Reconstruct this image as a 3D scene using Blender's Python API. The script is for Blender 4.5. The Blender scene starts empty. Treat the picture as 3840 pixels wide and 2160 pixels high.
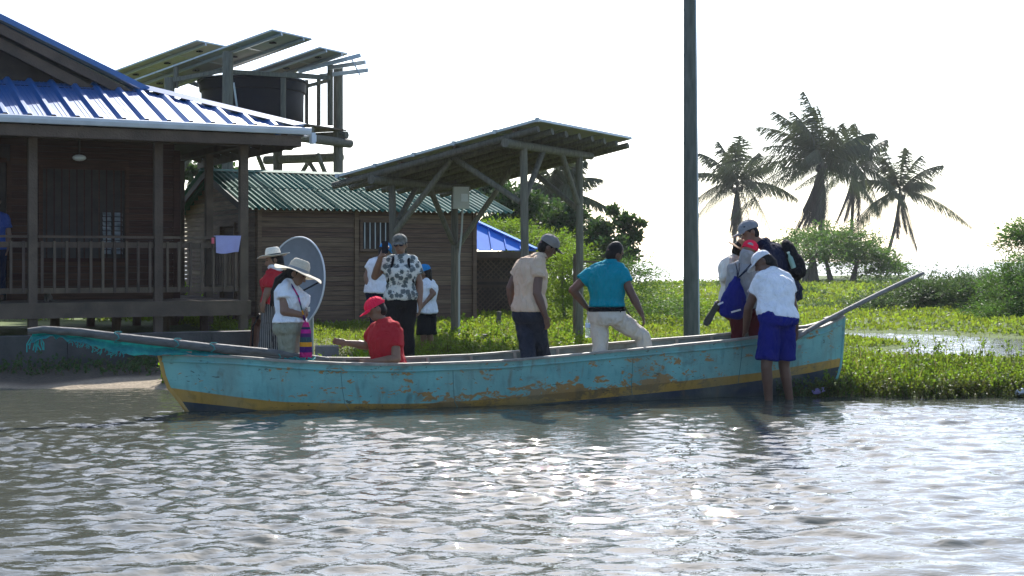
import bpy, math, random
import numpy as np
from mathutils import Vector, Matrix, noise

random.seed(7); RNG = np.random.default_rng(11)
SC = bpy.context.scene
COL = SC.collection
R = math.radians
V = Vector

# ---------------------------------------------------------------- camera
FPX, HOR, CX, EYE = 5400.0, 980.0, 1920.0, 1.5      # focal length in photo pixels, horizon row, centre column, eye height
cam_d = bpy.data.cameras.new('camera'); cam = bpy.data.objects.new('camera', cam_d); COL.objects.link(cam)
cam_d.sensor_width = 36; cam_d.lens = 36*FPX/3840
cam_d.shift_y = -(1080-HOR)/3840
cam_d.clip_start = 0.1; cam_d.clip_end = 6000
cam.location = (0, 0, EYE); cam.rotation_euler = (R(90), 0, 0)
SC.camera = cam

# ---------------------------------------------------------------- light
SUN_EL, SUN_AZ = 39.0, 3.0          # degrees above the horizon, degrees right of the view axis
w = bpy.data.worlds.new('World'); SC.world = w; w.use_nodes = True
nt = w.node_tree; bg = nt.nodes['Background']
sky = nt.nodes.new('ShaderNodeTexSky'); sky.sky_type = 'NISHITA'; sky.sun_disc = False
sky.sun_elevation = R(SUN_EL); sky.sun_rotation = R(SUN_AZ)
sky.altitude = 0; sky.air_density = 0.9; sky.dust_density = 1.35; sky.ozone_density = 3.0
nt.links.new(sky.outputs[0], bg.inputs[0]); bg.inputs[1].default_value = 0.15
sd = bpy.data.lights.new('sun', 'SUN'); sun = bpy.data.objects.new('sun', sd); COL.objects.link(sun)
sd.energy = 5.0; sd.angle = R(0.53); sd.color = (1.0, .96, .90)
sv = V((math.sin(R(SUN_AZ))*math.cos(R(SUN_EL)), math.cos(R(SUN_AZ))*math.cos(R(SUN_EL)), math.sin(R(SUN_EL))))
sun.rotation_euler = sv.to_track_quat('Z', 'Y').to_euler(); sun.location = (0, 0, 30)
vs = SC.view_settings
vs.view_transform = 'Standard'; vs.look = 'None'; vs.gamma = 1; vs.use_curve_mapping = False
vs.exposure = 1.0
SC.render.film_transparent = False
try:
    SC.cycles.use_denoising = True
    SC.cycles.max_bounces = 8; SC.cycles.transparent_max_bounces = 8
    SC.cycles.sample_clamp_indirect = 6
except Exception: pass

# ---------------------------------------------------------------- helpers
def at(px, py, Y):                       # the point at depth Y that the photo shows at that pixel
    return V(((px-CX)/FPX*Y, Y, EYE-(py-HOR)/FPX*Y))
def hexc(h):
    r = [int(h[i:i+2], 16)/255 for i in (1, 3, 5)]
    return tuple((c/12.92 if c <= .04045 else ((c+.055)/1.055)**2.4) for c in r)+(1,)
def col(c): return hexc(c) if isinstance(c, str) else (tuple(c)+(1,))[:4]

MATS = {}
def mat(name, c1, c2=None, rough=.7, scale=8, stretch=(1, 1, 1), bump=0, bscale=None, spec=.5, metal=0,
        trans=0, isl=0, obr=0, wr=0, coat=0, detail=5, dist=.3, sheen=0):
    """noise-mixed colour with bump; isl / obr: brightness change per leaf island / per object; trans: translucent share"""
    if name in MATS: return MATS[name]
    m = bpy.data.materials.new(name); m.use_nodes = True; t = m.node_tree; N = t.nodes; L = t.links
    b = N['Principled BSDF']; out = N['Material Output']
    tc = N.new('ShaderNodeTexCoord'); mp = N.new('ShaderNodeMapping'); mp.inputs['Scale'].default_value = stretch
    L.new(tc.outputs['Object'], mp.inputs[0])
    nz = N.new('ShaderNodeTexNoise'); nz.inputs['Scale'].default_value = scale; nz.inputs['Detail'].default_value = detail
    nz.inputs['Distortion'].default_value = dist
    L.new(mp.outputs[0], nz.inputs[0])
    rp = N.new('ShaderNodeMapRange'); rp.inputs[1].default_value = .3; rp.inputs[2].default_value = .7
    L.new(nz.outputs[0], rp.inputs[0])
    mx = N.new('ShaderNodeMix'); mx.data_type = 'RGBA'
    mx.inputs['A'].default_value = col(c1); mx.inputs['B'].default_value = col(c2 or c1)
    L.new(rp.outputs[0], mx.inputs['Factor']); csock = mx.outputs['Result']
    for amt, kind in ((isl, 'i'), (obr, 'o')):
        if amt:
            g = N.new('ShaderNodeNewGeometry') if kind == 'i' else N.new('ShaderNodeObjectInfo')
            mr = N.new('ShaderNodeMapRange'); mr.inputs[3].default_value = 1-amt; mr.inputs[4].default_value = 1+amt
            L.new(g.outputs['Random Per Island' if kind == 'i' else 'Random'], mr.inputs[0])
            hv = N.new('ShaderNodeHueSaturation'); L.new(csock, hv.inputs['Color']); L.new(mr.outputs[0], hv.inputs['Value'])
            mh = N.new('ShaderNodeMapRange'); mh.inputs[3].default_value = .5-.04*amt; mh.inputs[4].default_value = .5+.04*amt
            L.new(g.outputs['Random Per Island' if kind == 'i' else 'Random'], mh.inputs[0]); L.new(mh.outputs[0], hv.inputs['Hue'])
            csock = hv.outputs[0]
    L.new(csock, b.inputs['Base Color'])
    b.inputs['Roughness'].default_value = rough; b.inputs['Metallic'].default_value = metal
    b.inputs['Specular IOR Level'].default_value = spec
    if coat: b.inputs['Coat Weight'].default_value = coat; b.inputs['Coat Roughness'].default_value = .33
    if sheen: b.inputs['Sheen Weight'].default_value = sheen
    if bump:
        bn = N.new('ShaderNodeTexNoise'); bn.inputs['Scale'].default_value = bscale or scale*3; bn.inputs['Detail'].default_value = 4
        L.new(mp.outputs[0], bn.inputs[0])
        bp = N.new('ShaderNodeBump'); bp.inputs['Strength'].default_value = bump; bp.inputs['Distance'].default_value = .02
        L.new(bn.outputs[0], bp.inputs['Height']); nsock = bp.outputs[0]
        if wr:
            wn = N.new('ShaderNodeTexNoise'); wn.inputs['Scale'].default_value = wr; wn.inputs['Detail'].default_value = 2; wn.inputs['Distortion'].default_value = 2.2
            m2 = N.new('ShaderNodeMapping'); m2.inputs['Scale'].default_value = (1, 1, .45); m2.inputs['Rotation'].default_value = (.4, .5, .2)
            L.new(tc.outputs['Object'], m2.inputs[0]); L.new(m2.outputs[0], wn.inputs[0])
            b2 = N.new('ShaderNodeBump'); b2.inputs['Strength'].default_value = .8; b2.inputs['Distance'].default_value = .06
            L.new(wn.outputs[0], b2.inputs['Height']); L.new(nsock, b2.inputs['Normal']); nsock = b2.outputs[0]
        L.new(nsock, b.inputs['Normal'])
    if trans:
        tr = N.new('ShaderNodeBsdfTranslucent'); ms = N.new('ShaderNodeMixShader'); ms.inputs[0].default_value = trans
        hs = N.new('ShaderNodeHueSaturation'); hs.inputs['Saturation'].default_value = 1.1; hs.inputs['Value'].default_value = 1.4
        L.new(csock, hs.inputs['Color']); L.new(hs.outputs[0], tr.inputs[0])
        L.new(b.outputs[0], ms.inputs[1]); L.new(tr.outputs[0], ms.inputs[2]); L.new(ms.outputs[0], out.inputs[0])
    MATS[name] = m; return m

def perp(d):
    d = d.normalized(); a = V((0, 0, 1)) if abs(d.z) < .9 else V((1, 0, 0))
    x = d.cross(a).normalized(); return x, d.cross(x).normalized()

WM = {}
class MB:
    """collects shapes, builds ONE mesh object"""
    def __init__(s): s.v = []; s.f = []; s.m = []
    def add(s, vs_, fs, mi=0):
        o = len(s.v); s.v += [tuple(p) for p in vs_]; s.f += [tuple(i+o for i in f) for f in fs]; s.m += [mi]*len(fs); return s
    def box(s, c, d, rz=0, mi=0):
        c = V(c); hx, hy, hz = d[0]/2, d[1]/2, d[2]/2; M = Matrix.Rotation(rz, 3, 'Z')
        vs_ = [c+M @ V((x*hx, y*hy, z*hz)) for x in (-1, 1) for y in (-1, 1) for z in (-1, 1)]
        return s.add(vs_, [(0, 1, 3, 2), (4, 6, 7, 5), (0, 4, 5, 1), (2, 3, 7, 6), (0, 2, 6, 4), (1, 5, 7, 3)], mi)
    def beam(s, p0, p1, w_, h_, up=(0, 0, 1), mi=0):
        p0, p1 = V(p0), V(p1); d = (p1-p0).normalized(); x = d.cross(V(up))
        x = x.normalized() if x.length > 1e-4 else perp(d)[0]
        z = x.cross(d).normalized()
        vs_ = [p+x*a*w_/2+z*b*h_/2 for p in (p0, p1) for a, b in ((-1, -1), (1, -1), (1, 1), (-1, 1))]
        return s.add(vs_, [(3, 2, 1, 0), (4, 5, 6, 7), (0, 1, 5, 4), (1, 2, 6, 5), (2, 3, 7, 6), (3, 0, 4, 7)], mi)
    def tube(s, pts, rad, n=8, cap=True, mi=0, flat=None):
        pts = [V(p) for p in pts]; k = len(pts)
        if not hasattr(rad, '__len__'): rad = [rad]*k
        x = None; vs_ = []
        for i, p in enumerate(pts):
            d = (pts[min(i+1, k-1)]-pts[max(i-1, 0)]).normalized()
            if x is None: x = perp(d)[0]
            x = (x-d*x.dot(d)); x = x.normalized() if x.length > 1e-5 else perp(d)[0]
            y = d.cross(x)
            for j in range(n):
                a = 2*math.pi*j/n; vs_.append(p+(x*math.cos(a)+y*math.sin(a))*rad[i])
        fs = [(i*n+j, i*n+(j+1) % n, (i+1)*n+(j+1) % n, (i+1)*n+j) for i in range(k-1) for j in range(n)]
        if cap: fs += [tuple(range(n))[::-1], tuple((k-1)*n+j for j in range(n))]
        return s.add(vs_, fs, mi)
    def loft(s, rings, n=14, mi=0):          # rings: (centre, x half-axis vector, y half-axis vector)
        vs_ = []
        for c, ax, ay in rings:
            for j in range(n):
                a = 2*math.pi*j/n; vs_.append(V(c)+V(ax)*math.cos(a)+V(ay)*math.sin(a))
        k = len(rings)
        fs = [(i*n+j, i*n+(j+1) % n, (i+1)*n+(j+1) % n, (i+1)*n+j) for i in range(k-1) for j in range(n)]
        fs += [tuple(range(n))[::-1], tuple((k-1)*n+j for j in range(n))]
        return s.add(vs_, fs, mi)
    def caps(s, p0, p1, r0, r1, n=12, e=1, mi=0):        # capsule with two radii
        p0, p1 = V(p0), V(p1); d = p1-p0
        if d.length < 1e-5: d = V((0, 0, 1e-3))
        d.normalize(); x, y = perp(d); rr = []
        for a in (-80, -50, -20): rr.append((p0+d*r0*math.sin(R(a)), x*r0*math.cos(R(a)), y*r0*math.cos(R(a))*e))
        for a in (20, 50, 80): rr.append((p1+d*r1*math.sin(R(a)), x*r1*math.cos(R(a)), y*r1*math.cos(R(a))*e))
        return s.loft(rr, n, mi)
    def ell(s, c, a, b, cc, n=14, k=9, lo=-88, hi=88, mi=0):   # ellipsoid with three half-axis vectors (cc is up)
        rr = []
        for i in range(k):
            t = R(lo+(hi-lo)*i/(k-1)); rr.append((V(c)+V(cc)*math.sin(t), V(a)*math.cos(t), V(b)*math.cos(t)))
        return s.loft(rr, n, mi)
    def prism(s, pts, d, mi=0):               # polygon swept by vector d
        pts = [V(p) for p in pts]; n = len(pts); d = V(d)
        return s.add(pts+[p+d for p in pts], [tuple(range(n))[::-1], tuple(range(n, 2*n))]+[(i, (i+1) % n, n+(i+1) % n, n+i) for i in range(n)], mi)
    def mesh(s, name, mats, smooth=False):
        me = bpy.data.meshes.new(name); me.from_pydata(s.v, [], s.f)
        for m in (mats if isinstance(mats, (list, tuple)) else [mats]): me.materials.append(m)
        if any(s.m): me.polygons.foreach_set('material_index', s.m)
        if smooth: me.polygons.foreach_set('use_smooth', [True]*len(me.polygons))
        me.update(); return me
    def build(s, name, mats, parent=None, smooth=False, world=True):
        if parent is not None and world:
            inv = WM[parent.name].inverted(); s.v = [tuple(inv @ V(p)) for p in s.v]
        return link(name, s.mesh(name, mats, smooth), parent)
def link(name, me, parent=None):
    o = bpy.data.objects.new(name, me); COL.objects.link(o)
    if parent is not None: o.parent = parent; WM[o.name] = WM[parent.name]
    else: WM[o.name] = Matrix()
    if me is not None and len(me.polygons) and me.polygons[0].use_smooth and len(me.vertices) < 60000:
        try: me.set_sharp_from_angle(angle=R(50))
        except Exception: pass
    return o
def tag(o, label=None, cat=None, group=None, kind=None):
    if label: o['label'] = label
    if cat: o['category'] = cat
    if group: o['group'] = group
    if kind: o['kind'] = kind
    return o
def thing(name, label, cat, loc=(0, 0, 0), rz=0, group=None):
    o = bpy.data.objects.new(name, None); COL.objects.link(o); o.empty_display_size = .2
    o.location = loc; o.rotation_euler = (0, 0, rz)
    WM[o.name] = Matrix.Translation(V(loc)) @ Matrix.Rotation(rz, 4, 'Z')
    return tag(o, label, cat, group)
def solo(mb, name, mats, label, cat, base=None, smooth=False, group=None):      # a thing that is one mesh, origin at its base
    b = V(base) if base is not None else V(mb.v[0])
    mb.v = [tuple(V(p)-b) for p in mb.v]
    o = mb.build(name, mats, None, smooth); o.location = b; WM[o.name] = Matrix.Translation(b)
    return tag(o, label, cat, group)
def jit(a): return random.uniform(-a, a)

# ---------------------------------------------------------------- materials
M_wood   = mat('grey_timber', (.13, .088, .060), (.072, .050, .035), .88, 3, (1, 1, 1), .5, 40, obr=.22)
M_log    = mat('weathered_log', (.165, .148, .105), (.085, .076, .055), .85, 6, (6, 6, .6), .6, 12, obr=.2)
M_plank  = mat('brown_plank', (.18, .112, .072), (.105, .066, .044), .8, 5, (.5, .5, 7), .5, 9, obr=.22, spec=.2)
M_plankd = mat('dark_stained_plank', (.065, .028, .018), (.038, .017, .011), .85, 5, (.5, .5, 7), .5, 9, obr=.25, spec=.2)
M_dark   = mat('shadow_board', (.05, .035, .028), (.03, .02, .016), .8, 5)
M_blue   = mat('blue_roof_paint', (.002, .085, .27), (.004, .10, .31), .5, 2.5, bump=.04, bscale=30, spec=.35, coat=.8)
M_bluel  = mat('light_blue_roof_paint', (.03, .17, .60), (.04, .20, .66), .75, 2.5, bump=.05, bscale=30, spec=.1)
M_gutter = mat('white_gutter', (.62, .64, .66), (.5, .52, .55), .45, 4)
M_green  = mat('green_roof_sheet', (.018, .085, .058), (.03, .105, .075), .66, 6, bump=.1, bscale=40, obr=.15, spec=.08)
M_conc   = mat('grey_concrete', (.20, .19, .175), (.11, .105, .095), .9, 3, bump=.5, bscale=30)
M_metal  = mat('galvanised_rail', (.42, .45, .46), (.33, .36, .37), .45, 6, metal=.6)
M_pback  = mat('panel_backsheet', (.40, .38, .35), (.32, .305, .28), .8, 2, obr=.1, spec=.1)
M_glassd = mat('panel_glass', (.01, .015, .04), (.015, .02, .05), .12, 3)
M_tank   = mat('black_tank', (.004, .004, .008), (.007, .007, .012), .6, 5, spec=.15)
M_white  = mat('white_paint', (.75, .75, .73), (.66, .66, .64), .6, 5)
M_louver = mat('glass_louvre', (.30, .31, .31), (.12, .13, .13), .25, 9)
M_soil   = None

# ---------------------------------------------------------------- ground and water
HU = V((.8894, .4571, 0)); HN = V((-.4571, .8894, 0)); HP = V((-5.378, 22.0, 0))     # house frame
HA = math.atan2(HU.y, HU.x)
def hloc(x, y):                       # world x, y -> house frame
    dx, dy = x-HP.x, y-HP.y
    return dx*HU.x+dy*HU.y, dx*HN.x+dy*HN.y
POND = [(6.4, 29.6), (7.2, 30.5), (8.6, 29.9), (9.3, 28.6), (10.4, 27.2), (13.5, 26.2), (17, 26.0), (17, 20.9), (7.4, 21.3), (5.8, 22.3), (5.9, 24.2), (7.3, 25.3), (7.5, 26.6), (6.6, 28.0)]
def pond_sd(x, y):                    # signed distance to the pond outline, < 0 inside
    P = np.array(POND); Q = np.roll(P, -1, 0); d = np.full(x.shape, 1e9); ins = np.zeros(x.shape, bool)
    for (ax, ay), (bx, by) in zip(P, Q):
        ex, ey = bx-ax, by-ay; t = np.clip(((x-ax)*ex+(y-ay)*ey)/(ex*ex+ey*ey), 0, 1)
        d = np.minimum(d, np.hypot(x-ax-t*ex, y-ay-t*ey))
        c = ((ay > y) != (by > y)); xx = ax+(y-ay)*ex/(ey if abs(ey) > 1e-9 else 1e-9); ins ^= c & (x < xx)
    return np.where(ins, -d, d)
def sst(a, b, x): t = np.clip((x-a)/(b-a), 0, 1); return t*t*(3-2*t)
def shore(x): return np.interp(x, [-60, -12, -4, -2, -.5, 2.2, 2.9, 3.3, 4.5, 6, 8, 20, 60], [15.5, 16.7, 17.0, 16.9, 16.6, 16.4, 16.3, 15.95, 15.85, 15.9, 15.75, 15.6, 14]) + .06*np.sin(x*5.1)+.04*np.sin(x*11.3+1)
def gz(x, y):
    x = np.asarray(x, float); y = np.asarray(y, float)
    d = y-shore(x)
    base = np.interp(x, [-3, -1, 1, 3, 4.5, 9], [.34, .34, .28, .16, .10, .12])
    z = base*(1-np.exp(-np.maximum(d, 0)/1.7))
    hx = (x-HP.x)*HU.x+(y-HP.y)*HU.y; hy = (x-HP.x)*HN.x+(y-HP.y)*HN.y
    lf = sst(1.6, .6, hx)                                        # left of the low wall's end: beach, then the raised plot
    beach = .10*(1-np.exp(-np.maximum(d, 0)/.7)); plot = np.where(hy > -1.88, .37, beach)
    z = z*(1-lf)+plot*lf
    z = np.where(d < 0, np.maximum(-.7, d*.18), z)
    z = z+sst(32, 60, y)*.25
    far = sst(0, 1.2, d)*(1-lf)
    z = z+far*(.030*np.sin(x*1.7+y*.9)+.025*np.sin(x*3.1-y*2.3+2)+.02*np.sin(x*.6+y*1.4))
    p = pond_sd(x, y); z = np.where(y > 19, z*sst(-.05, 2.2, p)-.12*sst(.25, -.4, p), z)
    return z
def g1(x, y): return float(gz(np.array([x]), np.array([y]))[0])

def axis(lo, hi, st, far, gr=1.22):
    a = list(np.arange(lo, hi+1e-6, st)); s_ = st
    while a[-1] < far: s_ *= gr; a.append(a[-1]+s_)
    s_ = st
    while a[0] > -far: s_ *= gr; a.insert(0, a[0]-s_)
    return np.array(a)
gx = axis(-12, 14, .13, 700, 1.10); gy = axis(14.5, 36, .13, 2500, 1.09); gy = gy[gy > 9]
X, Y = np.meshgrid(gx, gy); Z = gz(X, Y)
Z = np.where((np.abs(X) > 60), .37, Z)
spit = sst(-3, 4, X-.148*Y)*sst(4, -3, X-.292*Y)*sst(135, 118, Y)          # a tongue of land carries the palms; open water beyond
Z = Z-np.maximum(sst(70, 86, Y+4*np.sin(X*.15))*(1-spit), sst(135, 150, Y))*1.2
nx, ny = len(gx), len(gy)
def grid_mesh(name, X, Y, Z, m, smooth=True):
    ny, nx = X.shape; me = bpy.data.meshes.new(name)
    vs_ = np.stack([X, Y, Z], -1).reshape(-1, 3)
    i = np.arange((ny-1)*(nx-1)); r, c = i//(nx-1), i % (nx-1); a = r*nx+c
    q = np.stack([a, a+1, a+nx+1, a+nx], 1)
    me.vertices.add(len(vs_)); me.vertices.foreach_set('co', vs_.ravel())
    me.loops.add(q.size); me.loops.foreach_set('vertex_index', q.ravel().astype(np.int32))
    me.polygons.add(len(q)); me.polygons.foreach_set('loop_start', np.arange(0, q.size, 4, dtype=np.int32))
    me.polygons.foreach_set('use_smooth', np.full(len(q), smooth))
    me.update(calc_edges=True); me.validate(); me.materials.append(m); return me

def ground_material():
    m = bpy.data.materials.new('ground_soil'); m.use_nodes = True; t = m.node_tree; N = t.nodes; L = t.links; b = N['Principled BSDF']
    tc = N.new('ShaderNodeTexCoord'); at_ = N.new('ShaderNodeAttribute'); at_.attribute_name = 'sand'
    n1 = N.new('ShaderNodeTexNoise'); n1.inputs['Scale'].default_value = 1.7; n1.inputs['Detail'].default_value = 8
    n2 = N.new('ShaderNodeTexNoise'); n2.inputs['Scale'].default_value = 22; n2.inputs['Detail'].default_value = 6
    L.new(tc.outputs['Object'], n1.inputs[0]); L.new(tc.outputs['Object'], n2.inputs[0])
    def mixc(a, b_, f):
        x = N.new('ShaderNodeMix'); x.data_type = 'RGBA'
        for k, s_ in (('A', a), ('B', b_)):
            if isinstance(s_, tuple): x.inputs[k].default_value = s_+(1,)
            else: L.new(s_, x.inputs[k])
        L.new(f, x.inputs['Factor']); return x.outputs['Result']
    r1 = N.new('ShaderNodeMapRange'); r1.inputs[1].default_value = .38; r1.inputs[2].default_value = .62; L.new(n1.outputs[0], r1.inputs[0])
    r2 = N.new('ShaderNodeMapRange'); r2.inputs[1].default_value = .35; r2.inputs[2].default_value = .65; L.new(n2.outputs[0], r2.inputs[0])
    grass = mixc((.07, .12, .02), (.035, .07, .012), r1.outputs[0])
    grass = mixc(grass, (.11, .13, .04), r2.outputs[0])
    sand = mixc((.29, .235, .165), (.20, .16, .11), r2.outputs[0])
    at2 = N.new('ShaderNodeAttribute'); at2.attribute_name = 'mud'
    mud = mixc((.045, .038, .028), (.075, .062, .045), r2.outputs[0])
    c = mixc(mixc(grass, sand, at_.outputs['Fac']), mud, at2.outputs['Fac'])
    L.new(c, b.inputs['Base Color']); b.inputs['Roughness'].default_value = .95; b.inputs['Specular IOR Level'].default_value = .2
    bp = N.new('ShaderNodeBump'); bp.inputs['Strength'].default_value = .7; bp.inputs['Distance'].default_value = .04
    L.new(n2.outputs[0], bp.inputs['Height']); L.new(bp.outputs[0], b.inputs['Normal'])
    return m
me = grid_mesh('ground', X, Y, Z, ground_material())
hx = (X-HP.x)*HU.x+(Y-HP.y)*HU.y; hy = (X-HP.x)*HN.x+(Y-HP.y)*HN.y
sandw = sst(2.2, -.2, hx)*sst(-.9, -2.2, hy)*np.where(Y < 22, 1, 0)
sandw = np.maximum(sandw, sst(.5, .0, Y-shore(X))*.7*sst(3.5, 2.5, X))
at_ = me.attributes.new('sand', 'FLOAT', 'POINT'); at_.data.foreach_set('value', sandw.ravel().astype(np.float32))
mudw = sst(2.0, .6, hx)*sst(-1.6, -2.0, hy)*sst(.55, 1.0, Y-shore(X)+.22*np.sin(X*2.1+1)+.1*np.sin(X*5.3)+np.clip((-X-4.6)*.28, -.3, 1.2))
at_ = me.attributes.new('mud', 'FLOAT', 'POINT'); at_.data.foreach_set('value', mudw.ravel().astype(np.float32))
ground = link('ground', me); tag(ground, kind='structure')

def water_material(name, deep, rough, s1, st1):
    m = bpy.data.materials.new(name); m.use_nodes = True; t = m.node_tree; N = t.nodes; L = t.links; b = N['Principled BSDF']
    b.inputs['Base Color'].default_value = deep+(1,); b.inputs['Roughness'].default_value = rough; b.inputs['IOR'].default_value = 1.33
    tc = N.new('ShaderNodeTexCoord'); mp = N.new('ShaderNodeMapping'); mp.inputs['Scale'].default_value = (.55, 1, 1); mp.inputs['Rotation'].default_value = (0, 0, R(-12))
    L.new(tc.outputs['Object'], mp.inputs[0])
    n1 = N.new('ShaderNodeTexNoise'); n1.inputs['Scale'].default_value = s1; n1.inputs['Detail'].default_value = 3; n1.inputs['Distortion'].default_value = .4
    L.new(mp.outputs[0], n1.inputs[0])
    bp = N.new('ShaderNodeBump'); bp.inputs['Strength'].default_value = st1; bp.inputs['Distance'].default_value = .03
    n2 = N.new('ShaderNodeTexNoise'); n2.inputs['Scale'].default_value = s1*3.2; n2.inputs['Detail'].default_value = 2; L.new(mp.outputs[0], n2.inputs[0])
    b2 = N.new('ShaderNodeBump'); b2.inputs['Strength'].default_value = st1*.9; b2.inputs['Distance'].default_value = .012
    L.new(n1.outputs[0], bp.inputs['Height']); L.new(n2.outputs[0], b2.inputs['Height']); L.new(bp.outputs[0], b2.inputs['Normal']); L.new(b2.outputs[0], b.inputs['Normal'])
    return m
M_water = water_material('murky_water', (.064, .068, .052), .010, 11.0, .22)
M_pond = water_material('pond_surface', (.06, .06, .05), .06, 10, .6)
# wind ripples: many short crossing wave trains, crests running mostly left to right
def waves(X, Y):
    Z = np.zeros_like(X); r = np.random.default_rng(5)
    for i in range(90):
        lam = .085*(.52/.085)**r.random(); k = 2*math.pi/lam
        ang = R(-96)+r.normal(0, R(34)); a = .0047*lam**.88*(.5+r.random())
        wx = X+.10*np.sin(Y*1.3+i)+.08*np.sin(X*.9+2*i); wy = Y+.12*np.sin(X*1.1+i*1.7)
        ph = k*(wx*math.cos(ang)+wy*math.sin(ang))+r.random()*7
        env = .55+.45*np.sin(X*r.uniform(.3, 1.3)+Y*r.uniform(.3, 1.3)+r.random()*6)
        s_ = np.sin(ph); Z += a*env*(s_+.28*np.cos(2*ph))
    patch = .95+.38*np.sin(X*.55+.8*np.sin(Y*.7)+1)*np.sin(Y*.8-.3*X+.6*np.sin(X*.9))+.18*np.sin(X*1.9+Y*1.3)
    return Z*patch
def water_sheet(name, xs, ys, m, amp=1):
    X, Y = np.meshgrid(xs, ys); Z = waves(X, Y)*amp
    calm = .25+.75*sst(17.2, 13.2, Y+.12*X*0)
    return link(name, grid_mesh(name, X, Y, Z*calm, m))
xs = axis(-7.6, 7.6, .032, 160, 1.3); ys = axis(6.2, 17.4, .032, 160, 1.3); ys = ys[(ys < 17.9) & (ys > -60)]
water = water_sheet('lagoon_water', xs, ys, M_water, 1.0); tag(water, kind='structure')
xs = np.array([-3000, -600, -150, -60, -20, 0, 20, 60, 150, 600, 3000.]); ys = np.array([66, 80, 100, 140, 250, 600, 1500, 3000.])
Xs, Ys = np.meshgrid(xs, ys)
sea = link('sea_water', grid_mesh('sea_water', Xs, Ys, Xs*0-.01, water_material('open_water', (.06, .065, .06), .25, 3, .3))); tag(sea, kind='structure')
xs = np.arange(5.0, 18.1, .1); ys = np.arange(20.3, 31.5, .1)
pw = water_sheet('pond_water', xs, ys, M_pond, 3.0); pw.location.z = -.015; tag(pw, kind='structure')

# ---------------------------------------------------------------- the porch house (built in its own frame: x along the front, y into depth)
def extr(mb, prof, L0, L1, to, th=.006, mi=0):
    """profile [(u, h)] swept from v = L0(u) to v = L1(u); to(u, v, h) -> point; a thin closed shell"""
    n = len(prof); a = []
    for hh in (0, -th):
        for LL in (L0, L1):
            a += [to(u, LL(u), h+hh) for u, h in prof]
    fs = []
    for i in range(n-1):
        fs += [(i, i+1, n+i+1, n+i), (2*n+i+1, 2*n+i, 3*n+i, 3*n+i+1), (i+1, i, 2*n+i, 2*n+i+1), (n+i, n+i+1, 3*n+i+1, 3*n+i)]
    fs += [(0, n, 3*n, 2*n), (n-1, 3*n-1, 4*n-1, 2*n-1)]
    mb.add(a, fs, mi)

house = thing('porch_house', 'timber house on stilts with blue metal roof, white gutter and railed porch', 'house', HP, HA)
def hb(name, mb, m, par=None, smooth=False): return mb.build(name, m, par or house, smooth, world=False)
# posts
for x in (-5.55, -3.71, -1.871, -.03, 1.306):
    p = hb('porch_post', MB().box((x, 0, 1.82), (.125, .125, 2.98)), M_wood)
for x, y in ((1.306, 2.0), (1.306, 3.9)): hb('porch_post', MB().box((x, y, 1.82), (.12, .12, 2.98)), M_wood)
# floor
hb('floor_beam', MB().box((-2.15, -.085, .775), (7.0, .05, .23)), M_wood)
hb('floor_beam', MB().box((1.39, 2.0, .775), (.05, 4.1, .23)), M_wood)
k = 0
for y in np.arange(.06, 4.4, .145): hb('floor_board', MB().box((-2.15+jit(.01), y, .875+jit(.002)), (6.95, .138, .03)), M_wood); k += 1
for x in (-4.6, -3.0, -1.3, -.35, .45, 1.1):
    for y in (1.5, 3.6): hb('stilt', MB().tube([(x, y, .2), (x+jit(.03), y, .86)], .075, 8), M_wood)
# railings: top rail, rail board, lower rail, balusters
def railing(p0, p1, nb):
    p0, p1 = V(p0), V(p1); d = (p1-p0).normalized(); a = p0+d*.07; b = p1-d*.07
    z = lambda p, h: V((p.x, p.y, h))
    hb('top_rail', MB().beam(z(a, 1.865), z(b, 1.865), .11, .035), M_wood)
    hb('rail_board', MB().beam(z(a, 1.745), z(b, 1.745), .035, .085), M_wood)
    hb('lower_rail', MB().beam(z(a, 1.065), z(b, 1.065), .04, .08), M_wood)
    s_ = d.cross(V((0, 0, 1)))*.04
    for i in range(nb):
        q = p0+(p1-p0)*((i+.75)/(nb+.5))+s_
        hb('baluster', MB().beam(z(q, 1.03), z(q, 1.80), .045, .035, up=d), M_wood)
railing((-1.871, 0, 0), (-.03, 0, 0), 10); railing((-.03, 0, 0), (1.306, 0, 0), 7); railing((-3.71, 0, 0), (-1.871, 0, 0), 10)
railing((1.306, 0, 0), (1.306, 2.0, 0), 10)
# house walls in boards
WY, WX = 1.3, .57
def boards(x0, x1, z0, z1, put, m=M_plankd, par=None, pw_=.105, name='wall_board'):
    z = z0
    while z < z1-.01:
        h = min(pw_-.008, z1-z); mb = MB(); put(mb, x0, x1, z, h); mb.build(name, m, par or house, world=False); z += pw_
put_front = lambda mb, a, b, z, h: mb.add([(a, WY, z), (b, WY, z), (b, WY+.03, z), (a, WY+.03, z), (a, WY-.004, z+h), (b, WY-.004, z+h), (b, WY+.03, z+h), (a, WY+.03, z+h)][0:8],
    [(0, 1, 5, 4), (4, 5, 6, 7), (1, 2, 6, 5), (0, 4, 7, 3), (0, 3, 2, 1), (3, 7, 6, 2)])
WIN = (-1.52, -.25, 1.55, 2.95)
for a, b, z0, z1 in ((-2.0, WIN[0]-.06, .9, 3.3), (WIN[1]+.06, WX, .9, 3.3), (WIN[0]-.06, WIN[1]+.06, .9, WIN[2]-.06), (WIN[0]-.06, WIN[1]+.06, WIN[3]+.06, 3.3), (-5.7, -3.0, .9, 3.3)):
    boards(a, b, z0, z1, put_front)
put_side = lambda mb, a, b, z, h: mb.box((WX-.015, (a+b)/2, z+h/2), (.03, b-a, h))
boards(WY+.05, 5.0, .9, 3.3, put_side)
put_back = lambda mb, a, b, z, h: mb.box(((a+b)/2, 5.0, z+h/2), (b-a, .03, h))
boards(-5.7, WX-.05, .9, 3.3, put_back, pw_=.3)
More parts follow.
